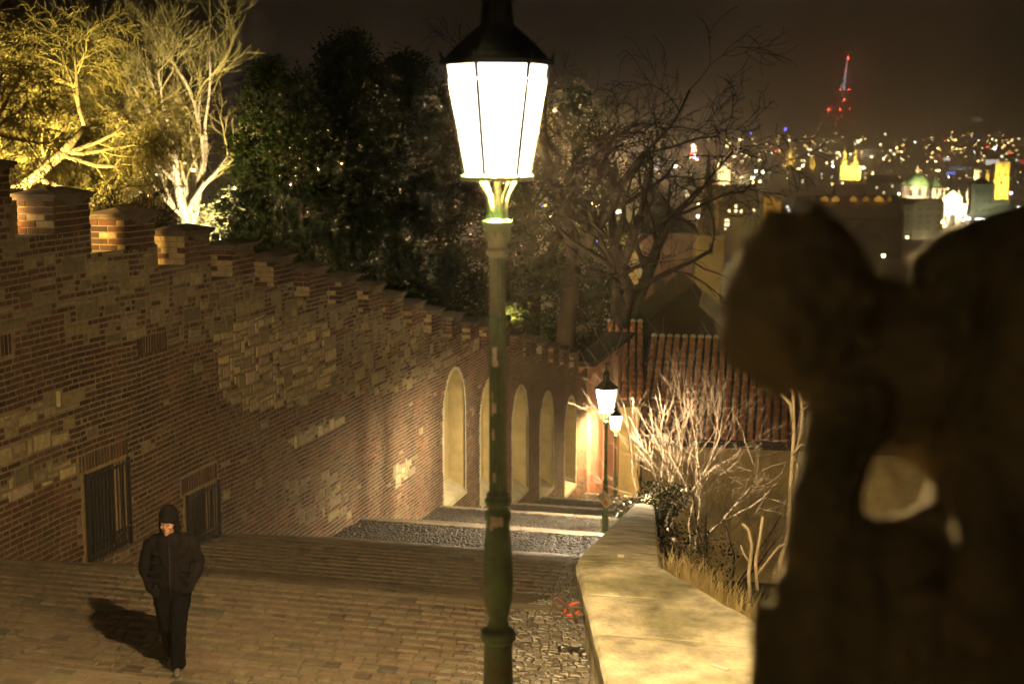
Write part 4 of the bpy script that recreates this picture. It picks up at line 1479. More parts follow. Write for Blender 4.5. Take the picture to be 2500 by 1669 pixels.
# ================================================================= the walker
mat('dark_cloth', (0.009, 0.008, 0.0085), rough=0.95, var=0.3, scale=14, bump=0.5, bscale=60, spec=.1)
mat('dark_denim', (0.005, 0.0045, 0.006), rough=0.95, var=0.3, scale=14, bump=0.4, bscale=60, spec=.1)
mat('skin', (0.52, 0.28, 0.17), rough=0.55, var=0.12, scale=12, bump=0.1)
mat('shoe', (0.16, 0.145, 0.11), rough=0.7, var=0.3, scale=20, bump=0.3)
mat('sole', (0.30, 0.28, 0.23), rough=0.8)
pf = Gp(426, 1634)
person = empty('person', pf)
tag(person, 'person in black hood, dark jacket and trousers walking up with hands in pockets', 'person')
TH = R(24)                                    # turns a little towards the lamp
def Lp(x, y, z):
    return pf + Vector((x * math.cos(TH) - y * math.sin(TH), x * math.sin(TH) + y * math.cos(TH), z))
def remesh(o, vox, it=2):
    md = o.modifiers.new('remesh', 'REMESH'); md.mode = 'VOXEL'; md.voxel_size = vox; md.use_smooth_shade = True
    md = o.modifiers.new('smooth', 'SMOOTH'); md.factor = .5; md.iterations = it
Rz = Matrix.Rotation(TH, 3, 'Z')
b = MB()
hcn = (0, -.115, 1.515)
tilt = Matrix.Rotation(R(-12), 3, 'Z') @ Matrix.Rotation(R(5), 3, 'Y') @ Matrix.Rotation(R(17), 3, 'X')
def Hd(x, y, z):
    v = tilt @ Vector((x, y, z))
    return Lp(hcn[0] + v.x, hcn[1] + v.y, hcn[2] + v.z)
Hm = Rz @ tilt
b.ball(Hd(0, .01, .02), .074, .092, .112, 16, 12, M=Hm)
b.ball(Hd(0, -.035, -.06), .054, .055, .062, 12, 10, M=Hm)        # jaw
b.ball(Hd(0, -.074, -.098), .022, .018, .018, 10, 8, M=Hm)        # chin
b.ball(Hd(0, -.096, -.012), .013, .020, .028, 10, 8, M=Hm)        # nose
b.ball(Hd(0, -.104, -.03), .017, .014, .012, 10, 8, M=Hm)
b.ball(Hd(0, -.080, .028), .056, .022, .013, 12, 8, M=Hm)         # brow
b.ball(Hd(0, -.084, -.062), .024, .012, .006, 10, 6, M=Hm)        # lips
b.ball(Hd(0, -.083, -.073), .020, .011, .006, 10, 6, M=Hm)
for s in (-1, 1):
    b.ball(Hd(s * .040, -.066, -.028), .020, .018, .022, 8, 6, M=Hm)  # cheek
    b.ball(Hd(s * .074, .012, -.005), .010, .022, .032, 8, 6, M=Hm)   # ear
capsule(b, Lp(0, -.07, 1.43), Lp(0, -.02, 1.33), .052, .06)
capsule(b, Lp(0, -.02, 1.30), Lp(0, .0, .92), .11, .12)
for s in (-1, 1):
    kn, an = ((.060, -.13, .47), (.045, -.115, .12)) if s > 0 else ((-.060, .0, .45), (-.03, .17, .14))
    capsule(b, Lp(s * .085, 0, .82), Lp(*kn), .07, .05)
    capsule(b, Lp(*kn), Lp(*an), .045, .03)
    el = (.262, .075, 1.045) if s > 0 else (-.250, .03, 1.015)
    capsule(b, Lp(s * .14, 0, 1.27), Lp(*el), .035, .026)
    capsule(b, Lp(*el), Lp(s * .185, -.085, .875), .026, .02)
o = b.build('body', 'skin', person); remesh(o, .006, 1)
j = MB()
capsule(j, Lp(-.13, -.01, 1.285), Lp(.13, -.01, 1.285), .085, .085)
capsule(j, Lp(0, -.02, 1.27), Lp(0, -.0, .92), .15, .165)
capsule(j, Lp(-.075, -.01, 1.22), Lp(-.075, .0, .84), .12, .115)
capsule(j, Lp(.075, -.01, 1.22), Lp(.075, .0, .84), .12, .115)
capsule(j, Lp(0, -.045, 1.36), Lp(0, -.02, 1.30), .075, .10)      # collar
for s in (-1, 1):
    ex, ey, ez = (.262, .075, 1.045) if s > 0 else (.250, .03, 1.015)
    capsule(j, Lp(s * .185, .0, 1.275 - (.018 if s < 0 else 0)), Lp(s * ex, ey, ez), .072, .062)
    capsule(j, Lp(s * ex, ey, ez), Lp(s * .185, -.085, .875), .062, .052)
    capsule(j, Lp(s * .185, -.085, .875), Lp(s * .14, -.10, .82), .055, .05)     # hand in the pocket bulges the cloth
    for q in range(4):
        z = 1.2 - q * .09
        j.ball(Lp(s * (.10 + .02 * q), -.12, z), .07, .02, .014, 8, 6, M=Rz)      # folds
o = j.build('jacket', 'dark_cloth', person); remesh(o, .009, 2)
txc = bpy.data.textures.new('cloth_folds', 'CLOUDS'); txc.noise_scale = .09; txc.noise_depth = 2
md = o.modifiers.new('folds', 'DISPLACE'); md.texture = txc; md.strength = .03; md.mid_level = .5
mat('zip_metal', (0.035, 0.033, 0.03), rough=.5, var=.2, scale=40, bump=0)
k = MB(); k.path([Lp(.004, -.128, 1.36), Lp(.006, -.178, 1.24), Lp(.004, -.185, 1.08), Lp(.0, -.182, .92), Lp(-.002, -.150, .80)], .005, 5); k.build('zip', 'zip_metal', person, smooth=True)
for s in (-1, 1):
    k = MB(); k.path([Lp(s * .10, -.150, .99), Lp(s * .145, -.135, .92), Lp(s * .175, -.125, .86)], .009, 5); k.build('pocket_welt', 'dark_denim', person, smooth=True)
t = MB()
capsule(t, Lp(-.07, 0, .82), Lp(.07, 0, .82), .125, .125)
def leg(s, knee, ank):
    capsule(t, Lp(s * .085, 0, .80), Lp(*knee), .105, .078)
    capsule(t, Lp(*knee), Lp(*ank), .076, .068)
leg(1, (.060, -.13, .47), (.045, -.115, .10))
leg(-1, (-.060, .0, .45), (-.03, .17, .13))
o = t.build('trousers', 'dark_denim', person); remesh(o, .009, 2)
md = o.modifiers.new('folds', 'DISPLACE'); md.texture = txc; md.strength = .028; md.mid_level = .5
hd = MB()
hd.ball(Hd(0, .022, .052), .094, .108, .105, 16, 12, M=Hm)
hd.ball(Hd(0, .06, -.02), .090, .080, .11, 14, 10, M=Hm)
for s in (-1, 1):
    hd.ball(Hd(s * .072, .02, -.045), .026, .055, .085, 10, 8, M=Hm)
hd.ball(Hd(0, .08, -.12), .10, .08, .07, 12, 8, M=Hm)
hd.ball(Hd(0, -.068, .048), .070, .038, .026, 12, 8, M=Hm)
o = hd.build('hood', 'dark_cloth', person); remesh(o, .007, 2)
for (x, y, z), yawf in (((.045, -.14, .0), 0), ((-.03, .17, -.005), 0)):
    s = MB()
    s.ball(Lp(x, y - .08, z + .045), .042, .085, .036, 12, 8, M=Rz)
    s.ball(Lp(x, y + .02, z + .058), .038, .065, .052, 12, 8, M=Rz)
    o = s.build('shoe', 'shoe', person); remesh(o, .007, 1)
    s = MB()
    s.ball(Lp(x, y - .045, z + .014), .046, .135, .014, 14, 6, M=Rz)
    s.build('sole', 'sole', o, smooth=True)
# ================================================================= garden floodlights behind the wall
emat('flood_lens', (1.0, 0.86, 0.55), 60.0)
def floodlight(px, py, dist, watts, col, label, aim, size=.25, spot=None):
    p = at(px, py, dist)
    root = empty('floodlight', p)
    tag(root, label, 'floodlight', 'garden floodlights')
    a = (Vector(aim) - p).normalized()
    s = a.cross(UP).normalized(); u = s.cross(a)
    k = MB(); k.obox(p - s * .16 - u * .12 - a * .16, s * .32, u * .24, a * .15); k.build('housing', 'dark_iron', root)
    k = MB(); k.face([p - s * .14 - u * .1 + a * .002, p + s * .14 - u * .1 + a * .002, p + s * .14 + u * .1 + a * .002, p - s * .14 + u * .1 + a * .002]); k.build('lens', 'flood_lens', root)
    gz = ground_z(p.x, p.y)
    k = MB(); k.tube((p.x, p.y, gz - .3), p - u * .12 - a * .08, .03, .03, 8); k.build('post', 'dark_iron', root)
    ld = bpy.data.lights.new('floodlight_light', 'SPOT')
    ld.energy = watts; ld.color = col; ld.shadow_soft_size = size
    ld.spot_size = R(spot or 120); ld.spot_blend = .6
    lo = add('floodlight_beam', ld, root)
    lo.location = p + a * .06
    lo.rotation_euler = a.to_track_quat('-Z', 'Y').to_euler()
    lo.matrix_parent_inverse = root.matrix_basis.inverted()
    return root
floodlight(40, 470, 38.0, 9500, (1.0, .80, .26), 'sodium floodlight hidden below the yellow tree', at(90, 150, 48), spot=140)
floodlight(525, 575, 59.0, 24000, (1.0, .84, .50), 'white floodlight glaring through the yew behind the wall', at(450, 420, 67), spot=140)
floodlight(-150, 470, 20.5, 1500, (1.0, .60, .16), 'low garden lamp beyond the left edge lighting the merlon ends', at(700, 640, 34), spot=110)
floodlight(1240, 775, 60.0, 450, (1.0, .70, .30), 'dim lawn light under the dark trees right of the lamp', at(1420, 760, 70), spot=150)

leafy('pale_hedge', 'pale hedge bank blazing white in the floodlight behind the yew', [(at(590, 505, 65), 1.25), (at(540, 540, 66), 1.2), (at(645, 540, 65), 1.1), (at(490, 560, 67), 1.0)], 420, .13, [(.34, .32, .16), (.40, .36, .2), (.25, .27, .10)])
# ================================================================= the city
mat('stone_city', (0.48, 0.42, 0.30), rough=0.95, var=0.3, scale=.06, bump=0)
mat('gold_stone', (0.55, 0.42, 0.16), rough=0.95, var=0.3, scale=.08, bump=0)
mat('cream_city', (0.70, 0.58, 0.42), rough=0.95, var=0.2, scale=.05, bump=0)
mat('grey_city', (0.30, 0.30, 0.24), rough=0.95, var=0.3, scale=.05, bump=0)
mat('copper_green', (0.18, 0.30, 0.14), rough=0.7, var=0.3, scale=.1, bump=0)
mat('slate_city', (0.035, 0.032, 0.032), rough=0.9, var=0.3, scale=.05, bump=0)
mat('dark_city', (0.09, 0.065, 0.045), rough=0.95, var=0.4, scale=.03, bump=0)
mat('red_city', (0.14, 0.06, 0.04), rough=0.95, var=0.4, scale=.05, bump=0)
mat('glass_city', (0.02, 0.02, 0.025), rough=0.3, bump=0)
emat('lit_window', (1.0, 0.80, 0.42), 5.0)
emat('lit_white', (0.95, 0.95, 0.9), 5.0)
emat('light_warm', (1.0, 0.60, 0.20), 35.2)
emat('light_yellow', (1.0, 0.80, 0.40), 41.6)
emat('light_white', (0.95, 0.95, 0.85), 41.6)
emat('light_red', (1.0, 0.06, 0.03), 38.400000000000006)
emat('light_blue', (0.10, 0.12, 1.0), 41.6)
emat('light_green', (0.6, 1.0, 0.5), 35.2)
emat('beacon_red', (1.0, 0.06, 0.03), 380.0)
emat('needle_flood_glow', (0.55, 0.75, 0.85), 45.0)  # emission stands in for floodlight on the tower's needle and platform

LM = [(300, 'left of the forked garden tree'), (560, 'behind the floodlit garden trees'), (1100, 'behind the lamp post'), (1260, 'just right of the lamp post'), (1400, 'behind the dark lawn trees'), (1500, 'left of the big bare tree'), (1580, 'behind the big bare tree'),
      (1640, 'left of the needle spire'), (1695, 'around the gothic hall'), (1767, 'around the gate tower'), (1830, 'right of the gate tower'), (1885, 'around the orange corner house'), (1930, 'around the tall gothic spire'), (1982, 'around the slim small spire'),
      (2030, 'left of the twin towered church'), (2076, 'around the twin towered church'), (2120, 'right of the twin towered church'), (2170, 'left of the green dome'), (2240, 'around the green dome'), (2325, 'around the bright church facade'), (2385, 'around the pale roof sign'), (2444, 'around the tall bridge tower'), (2500, 'at the right picture edge')]
def near(px):
    return min(LM, key=lambda q: abs(q[0] - px))[1]

def flood(parent, p, watts, col=(1.0, .74, .34), size=1.0):
    ld = bpy.data.lights.new('facade_light', 'SPOT')
    ld.energy = watts; ld.color = col; ld.shadow_soft_size = size
    ld.spot_size = R(115); ld.spot_blend = .5
    lo = add('facade_light', ld, parent)
    lo.location = p
    lo.rotation_euler = (FWD + UP * .28).to_track_quat('-Z', 'Y').to_euler()
    lo.matrix_parent_inverse = parent.matrix_basis.inverted()

class Bld:
    """a far building: local frame from photograph columns; metres from pixels at its distance"""
    def __init__(self, name, label, cat, pxc, pyb, dist, group=None):
        self.o = at(pxc, pyb, dist)
        self.k = self.o.length / FPX
        self.pxc, self.pyb, self.d = pxc, pyb, dist
        self.root = empty(name, (self.o.x, self.o.y, min(self.o.z, city_z(self.o))))
        tag(self.root, label, cat, group)
    def P(self, px, py, back=0.0):
        return self.o + RIGHT * ((px - self.pxc) * self.k) + UP * ((self.pyb - py) * self.k) + FWD * back
    def box(self, nm, m_, x0, x1, yt, yb, dep=None, back=0.0, parent=None):
        a, b = self.P(x0, yb, back), self.P(x1, yb, back)
        dep = dep if dep is not None else max(6.0, (b - a).length)
        k = MB(); k.obox(a, b - a, FWD * dep, UP * ((yb - yt) * self.k))
        return k.build(nm, m_, parent or self.root)
    def pyr(self, nm, m_, x0, x1, yb, xt, yt, dep=None, back=0.0, n=4):
        a, b = self.P(x0, yb, back), self.P(x1, yb, back)
        dep = dep or (b - a).length
        t = self.P(xt, yt, back + dep / 2)
        k = MB(); k.poly([a, b, b + FWD * dep, a + FWD * dep, t], [(0, 1, 4), (1, 2, 4), (2, 3, 4), (3, 0, 4), (3, 2, 1, 0)])
        return k.build(nm, m_, self.root)
    def gable(self, nm, m_, x0, x1, yb, yt, dep, back=0.0, along=True):
        a, b = self.P(x0, yb, back), self.P(x1, yb, back)
        k = MB()
        if along:                      # ridge parallel to the facade
            r0, r1 = self.P(x0, yt, back + dep / 2), self.P(x1, yt, back + dep / 2)
            k.poly([a, b, b + FWD * dep, a + FWD * dep, r0, r1], [(0, 1, 5, 4), (2, 3, 4, 5), (0, 4, 3), (1, 2, 5), (3, 2, 1, 0)])
        else:
            m0 = self.P(.5 * (x0 + x1), yt, back); m1 = m0 + FWD * dep
            k.poly([a, b, b + FWD * dep, a + FWD * dep, m0, m1], [(0, 1, 4), (2, 3, 5), (1, 2, 5, 4), (3, 0, 4, 5), (3, 2, 1, 0)])
        return k.build(nm, m_, self.root)
    def lathe(self, nm, m_, px, prof, back=0.0, n=16):
        """prof: (radius px, py)"""
        c = self.P(px, self.pyb, back)
        k = MB(); k.lathe([(max(r, .02) * self.k, c.z + (self.pyb - y) * self.k) for r, y in prof], c.x, c.y, n)
        return k.build(nm, m_, self.root, smooth=True)
    def win(self, m_, rects, proud=.25, nm='window'):
        for x0, x1, yt, yb in rects:
            a, b = self.P(x0, yb, -proud), self.P(x1, yb, -proud)
            k = MB(); k.obox(a, b - a, FWD * (proud - .05), UP * ((yb - yt) * self.k)); k.build(nm, m_, self.root)
    def flood(self, px, py, front, watts, col=(1.0, .74, .34)):
        flood(self.root, self.P(px, py, -front), watts, col, size=1.5)
FK = 80.0   # watts for unit brightness at one metre, before haze

# church tower with needle spire
B = Bld('church_tower', 'yellow church tower with clock roundel and tall black needle spire', 'tower', 1730, 720, 320)
B.box('shaft', 'gold_stone', 1697, 1764, 583, 800, 6.2)
B.box('cornice', 'stone_city', 1694, 1767, 577, 583, 6.8, -.3)
B.box('string_course', 'stone_city', 1695, 1766, 634, 638, 6.5, -.15)
B.win('glass_city', [(1728, 1739, 594, 622)]); B.win('stone_city', [(1722, 1745, 590, 593), (1724, 1727, 594, 625), (1740, 1743, 594, 625)], .18, 'window_frame')
k = MB(); c = B.P(1733, 660, -.2); k.lathe([(8 * B.k, 0), (8 * B.k, .15)], 0, 0, 16); o = k.build('clock', 'slate_city', B.root); o.matrix_world = Matrix.Translation(c) @ Matrix.Rotation(YAW, 4, 'Z') @ Matrix.Rotation(R(90), 4, 'X')
k = MB(); cc = B.P(1728, 577, 3.1)
k.lathe([(34 * B.k, cc.z), (30 * B.k, cc.z + .5), (24 * B.k, cc.z + 1.3), (19 * B.k, cc.z + 3.2), (12 * B.k, cc.z + 9), (5.5 * B.k, cc.z + 15), (.7 * B.k, B.P(1728, 372).z)], cc.x, cc.y, 8)
k.build('spire', 'slate_city', B.root)
B.flood(1728, 680, 20, FK * 48, (1, .70, .24))

# dome church group by the river
B = Bld('dome_church', 'floodlit church with green copper dome and white drum by the river', 'church', 2240, 560, 900)
B.box('nave', 'cream_city', 2207, 2272, 489, 585, 16)
B.lathe('drum', 'cream_city', 2240, [(33, 489), (33, 461), (34, 460)], 9)
B.lathe('dome', 'copper_green', 2244, [(30, 461), (28, 450), (22, 441), (13, 434), (5, 431)], 9)
B.lathe('lantern', 'stone_city', 2244, [(5, 432), (5, 424), (6, 423), (3, 418), (.5, 408)], 9, 8)
B.lathe('small_dome', 'copper_green', 2215, [(9, 461), (8, 455), (4, 450), (.5, 447)], 9, 10)
B.win('glass_city', [(2218, 2222, 468, 482), (2238, 2243, 468, 482), (2258, 2262, 468, 482)], 4.5)
B.flood(2225, 500, 26, FK * 3600, (1, .80, .58)); B.flood(2262, 448, 22, FK * 1300, (1, .80, .30))
B = Bld('palace', 'pale grey palace with rows of dark windows left of the bright church front', 'building', 2255, 580, 840)
B.box('wall', 'stone_city', 2208, 2300, 503, 600, 14); B.box('centre_bay', 'stone_city', 2226, 2276, 505, 600, 3, -1.2)
B.gable('roof', 'slate_city', 2206, 2302, 503, 490, 14)
B.gable('pediment', 'stone_city', 2222, 2302, 502, 489, 2.2, -1.4, along=False)
B.box('cornice', 'cream_city', 2206, 2302, 518, 520, 1.2, -1.5)
B.win('glass_city', [(x, x + 3.2, y, y + 7) for y in (510, 526, 541, 556, 570) for x in (2214, 2238, 2244, 2259, 2264, 2284, 2290)], 1.5)
B.flood(2255, 588, 9, FK * 330, (.95, .88, .50)); B.flood(2255, 575, 30, FK * 260, (.95, .88, .50))
B = Bld('facade_church', 'glaring cream church facade with scrolled gable and arched portal', 'church', 2325, 552, 880)
B.box('lower_front', 'cream_city', 2302, 2358, 513, 575, 14)
B.box('upper_front', 'cream_city', 2300, 2345, 488, 513, 14, -.2)
B.gable('gable', 'cream_city', 2298, 2348, 488, 469, 12, -.3, along=False)
B.box('cornice', 'stone_city', 2298, 2360, 512, 515, 2, -.8)
B.box('side_scroll', 'cream_city', 2345, 2357, 500, 513, 10)
for x in (2303, 2337, 2356): B.lathe('pinnacle', 'stone_city', x, [(2, 490), (1.5, 480), (2.2, 477), (.4, 466)], .5, 6)
B.win('glass_city', [(2317, 2331, 526, 552), (2345, 2353, 528, 548), (2307, 2312, 528, 548)], .6, 'arched_portal')
B.flood(2322, 500, 18, FK * 3600, (1, .82, .50)); B.flood(2330, 555, 20, FK * 900, (1, .80, .45))
B = Bld('chapel', 'small chapel with pointed green dome and lit arches between dome and facade', 'church', 2292, 500, 960)
B.box('wall', 'cream_city', 2275, 2310, 462, 520, 14)
B.lathe('dome', 'copper_green', 2290, [(18, 462), (14, 452), (7, 444), (2, 438), (.4, 424)], 7, 12)
B.win('glass_city', [(2284, 2288, 464, 478), (2296, 2300, 464, 478)], .5)
B.flood(2280, 480, 12, FK * 700, (1, .78, .5))
# bridge towers
B = Bld('bridge_tower', 'tall yellow floodlit square bridge tower at the right', 'tower', 2444, 480, 1050)
B.box('shaft', 'gold_stone', 2428, 2460, 405, 490, 9)
B.box('buttress', 'gold_stone', 2425, 2430, 440, 480, 9, -.5)
for i in range(5): B.box('battlement', 'gold_stone', 2428 + i * 6.6, 2431.5 + i * 6.6, 402, 406, 1.0)
B.win('glass_city', [(2444, 2449, 408, 413), (2436, 2439, 425, 434), (2449, 2452, 425, 434), (2440, 2446, 445, 454)], .3)
B.flood(2440, 474, 16, FK * 2600, (1, .70, .16)); B.flood(2446, 425, 22, FK * 1700, (1, .72, .20))
B = Bld('bridge_tower', 'narrow bright bridge tower slab left of the tall yellow tower', 'tower', 2382, 470, 1080)
B.box('shaft', 'cream_city', 2376, 2389, 418, 470, 5); B.pyr('roof', 'slate_city', 2375, 2390, 418, 2382, 400)
B.flood(2383, 458, 14, FK * 1600, (1, .82, .42))
B = Bld('bridge_tower', 'thin far yellow tower between the two bridge towers', 'tower', 2409, 470, 1150)
B.box('shaft', 'gold_stone', 2405, 2413, 418, 470, 4); B.box('base', 'gold_stone', 2408, 2418, 440, 470, 4, -.5)
B.flood(2410, 455, 12, FK * 600, (1, .72, .24))
B = Bld('stone_hall', 'grey green dim stone building under the bridge towers', 'building', 2400, 540, 860)
B.box('tower_block', 'grey_city', 2374, 2424, 455, 560, 10); B.box('low_block', 'grey_city', 2424, 2462, 492, 560, 12, 1)
B.pyr('roof', 'slate_city', 2373, 2425, 455, 2400, 440); B.box('painted_edge_light', 'stone_city', 2369, 2373.5, 452, 560, 1.2, -.6)  # paler stone strip paints the lit left edge of the block
B.win('glass_city', [(x, x + 4, y, y + 8) for y in (468, 490, 512) for x in (2382, 2398, 2412)], .3)
B.flood(2400, 548, 16, FK * 260, (.85, .95, .55)); B.flood(2440, 545, 14, FK * 160, (.95, .95, .5))
# twin towered church, powder tower, gothic spires
B = Bld('twin_tower_church', 'bright yellow church with two onion-topped towers in the mid city', 'church', 2076, 427, 1500)
B.box('front', 'gold_stone', 2052, 2101, 406, 440, 14)
for x in (2063, 2088):
    B.lathe('tower', 'gold_stone', x, [(9, 408), (9, 400), (10, 397), (7, 392), (4, 386), (4, 380), (5, 377), (2, 370), (.5, 358)], 4, 8)
B.flood(2064, 415, 26, FK * 6500, (1, .80, .28)); B.flood(2092, 412, 26, FK * 6500, (1, .80, .28))
B = Bld('gate_tower', 'square floodlit gate tower glowing cream beside the needle spire', 'tower', 1767, 445, 1600)
B.box('shaft', 'cream_city', 1750, 1783, 403, 460, 15); B.box('parapet', 'cream_city', 1748, 1785, 399, 404, 16, -.6)
B.pyr('roof', 'slate_city', 1751, 1782, 399, 1767, 345, 14)
for x in (1750, 1781): B.lathe('pinnacle', 'slate_city', x, [(2.5, 400), (2, 385), (.3, 368)], 1, 6)
B.flood(1768, 432, 30, FK * 11000, (1, .76, .40))
B = Bld('gothic_hall', 'orange lit gothic hall with steep gables left of the needle spire', 'building', 1696, 455, 1500)
B.box('wall', 'gold_stone', 1680, 1722, 442, 470, 14)
for x in (1682, 1694, 1704): B.gable('gable', 'gold_stone', x, x + 12, 442, 427, 12, along=False)
B.flood(1697, 448, 24, FK * 3600, (1, .60, .22))
B = Bld('gothic_spire', 'distant gothic tower with one tall yellow spire and pinnacles', 'tower', 1928, 400, 2300)
B.box('shaft', 'gold_stone', 1917, 1940, 382, 410, 14); B.pyr('spire', 'gold_stone', 1921, 1937, 382, 1929, 350, 9, 2)
for x in (1917, 1939): B.pyr('pinnacle', 'gold_stone', x - 2, x + 3, 382, x, 368, 3)
B.flood(1930, 392, 40, FK * 11000, (1, .72, .20))
B = Bld('gothic_spire', 'slim small yellow spire right of the tall gothic spire', 'tower', 1982, 408, 1900)
B.box('shaft', 'gold_stone', 1977, 1989, 392, 412, 6); B.pyr('spire', 'gold_stone', 1978, 1985, 392, 1981, 372, 4, 1)
B.flood(1983, 400, 24, FK * 4200, (1, .72, .2))
B = Bld('exhibition_roof', 'wide pale lit roof behind the twin towered church', 'building', 2115, 384, 2500)
B.box('wall', 'cream_city', 2092, 2138, 380, 386, 30); B.gable('roof', 'cream_city', 2092, 2138, 380, 366, 30)
B.flood(2112, 360, 60, FK * 11000, (.9, .85, .8))
# long palace with lit dormers
B = Bld('long_palace', 'long dark palace roof with a row of small lit dormers', 'building', 2085, 625, 700)
B.box('wall', 'dark_city', 1960, 2196, 535, 640, 16); B.gable('roof', 'red_city', 1956, 2200, 535, 484, 24)
for x, w in ((1992, 12), (2020, 18), (2047, 18), (2089, 17), (2119, 14), (2150, 22), (2176, 9)):
    B.box('dormer', 'gold_stone', x - w / 2, x + w / 2, 491, 499, 6, 8.6); B.gable('dormer_roof', 'gold_stone', x - w / 2 - .5, x + w / 2 + .5, 491, 484, 6, 8.5, along=False)
B.flood(2033, 494, -3, FK * 26, (1, .66, .18)); B.flood(2150, 494, -3, FK * 26, (1, .66, .18)); B.flood(2095, 494, -3, FK * 16, (1, .6, .18))
B = Bld('corner_house', 'orange floodlit corner house with arcade lights in the middle of the city', 'house', 1884, 545, 620)
B.box('front', 'gold_stone', 1864, 1890, 484, 560, 10); B.box('side', 'gold_stone', 1890, 1906, 492, 560, 10, .6)
for i in range(8): B.box('battlement', 'gold_stone', 1866 + i * 6, 1869 + i * 6, 479, 484, 1.5)
B.win('glass_city', [(1871, 1876, 495, 505), (1880, 1885, 495, 505), (1871, 1876, 514, 526), (1880, 1885, 514, 526)], .3)
B.flood(1874, 536, 7, FK * 40, (1, .60, .10)); B.flood(1892, 530, 7, FK * 26, (1, .52, .10))
B = Bld('town_house', 'dark town house with lit windows right of the church tower', 'house', 1790, 585, 470)
B.box('wall', 'dark_city', 1752, 1850, 500, 640, 14); B.gable('roof', 'slate_city', 1750, 1852, 500, 455, 16)
B.win('lit_window', [(1776, 1781, 513, 519), (1792, 1797, 502, 508), (1792, 1797, 513, 519), (1805, 1810, 514, 520), (1835, 1840, 512, 518), (1769, 1773, 536, 541), (1775, 1779, 536, 541), (1769, 1773, 545, 552), (1775, 1779, 545, 552), (1769, 1772, 557, 561)], .2)
B = Bld('town_house', 'lit chimney like ochre wall strip directly beside the needle spire', 'house', 1748, 560, 420)
B.box('wall', 'gold_stone', 1737, 1753, 478, 560, 5); B.box('wide_top', 'gold_stone', 1735, 1762, 476, 492, 5, -.2); B.win('glass_city', [(1742, 1748, 500, 512), (1742, 1748, 525, 537)], .2); B.flood(1740, 540, 14, FK * 16, (1, .62, .2))
# TV tower
B = Bld('tv_tower', 'distant television tower with red beacons and pale needle, its floodlight painted as glow', 'tower', 2054, 345, 4500)
for dx, dy in ((-4, 0), (4, 0), (0, 7)):
    k = MB(); k.tube(B.P(2054 + dx, 350, dy), B.P(2056 + dx, 228, dy), 3.2, 3.0, 8); k.build('pillar', 'slate_city', B.root)
for y in (250, 272, 292): B.box('cabin', 'slate_city', 2046, 2064, y, y + 8, 20, -8)
k = MB(); k.tube(B.P(2057, 226), B.P(2059, 186), 4.2, 3.0, 8); k.tube(B.P(2059, 186), B.P(2062, 158), 2.6, 1.4, 8); k.build('needle', 'needle_flood_glow', B.root)
B.box('platform', 'needle_flood_glow', 2048, 2060, 212, 226, 10, -5)
for x, y in ((2062, 154), (2059, 184), (2048, 226), (2066, 225), (2047, 271), (2040, 289), (2068, 271), (2022, 272), (2056, 250)):
    k = MB(); r_ = 6.0 if y < 160 else 4.2
    k.ball(B.P(x, y, -10), r_, r_, r_, 8, 6); k.build('beacon', 'beacon_red', B.root)
# lit signs
def sign(label, x0, x1, yt, yb, dist, m_):
    a, b = at(x0, yb, dist), at(x1, yb, dist)
    root = empty('lit_sign', a); tag(root, label, 'sign')
    kk = a.length / FPX
    k = MB(); k.obox(a, b - a, FWD * 2, UP * ((yb - yt) * kk)); k.build('face', m_, root)
    k = MB(); c = a.lerp(b, .5); k.tube((c.x, c.y, city_z(c)), c + FWD * 1, 1.6, 1.6, 6); k.build('mast', 'slate_city', root)
emat('sign_cream', (1.0, .90, .75), 1.1); emat('sign_blue', (.12, .25, 1.0), 3.0); emat('sign_white', (1, .97, .9), 3.2); emat('sign_pale', (.75, .75, .85), .5); emat('sign_red', (1, .05, .05), 2.5)
sign('pale round lit roof sign floating highest at the right', 2373, 2398, 287, 298, 3000, 'sign_cream')
sign('blue lit sign with red end below the pale roof sign', 2376, 2391, 336, 342, 2900, 'sign_blue')
sign('white lit sign strip on a block left of the bridge towers', 2304, 2320, 386, 393, 1800, 'sign_white')
sign('long white lit window strip above the yellow bridge tower', 2407, 2439, 391, 402, 1700, 'sign_white')
sign('pale bluish lit roof strip left of the bridge towers', 2318, 2362, 407, 416, 1500, 'sign_pale')
sign('blue lit window strip below the bluish roof strip', 2312, 2332, 420, 426, 1400, 'sign_blue')
sign('red lit spot at the right edge of the city', 2493, 2504, 390, 401, 1700, 'sign_red')
sign('pale lit strip above the hills left part', 2018, 2070, 352, 357, 3200, 'sign_pale')
sign('white glaring stadium light beyond the big bare tree', 1638, 1652, 403, 411, 1700, 'light_white')
sign('tall white lit block behind the trunk of the big bare tree', 1598, 1610, 386, 416, 1500, 'sign_white')
sign('bluish lit window behind the limbs of the big bare tree', 1548, 1566, 360, 376, 1600, 'sign_pale')
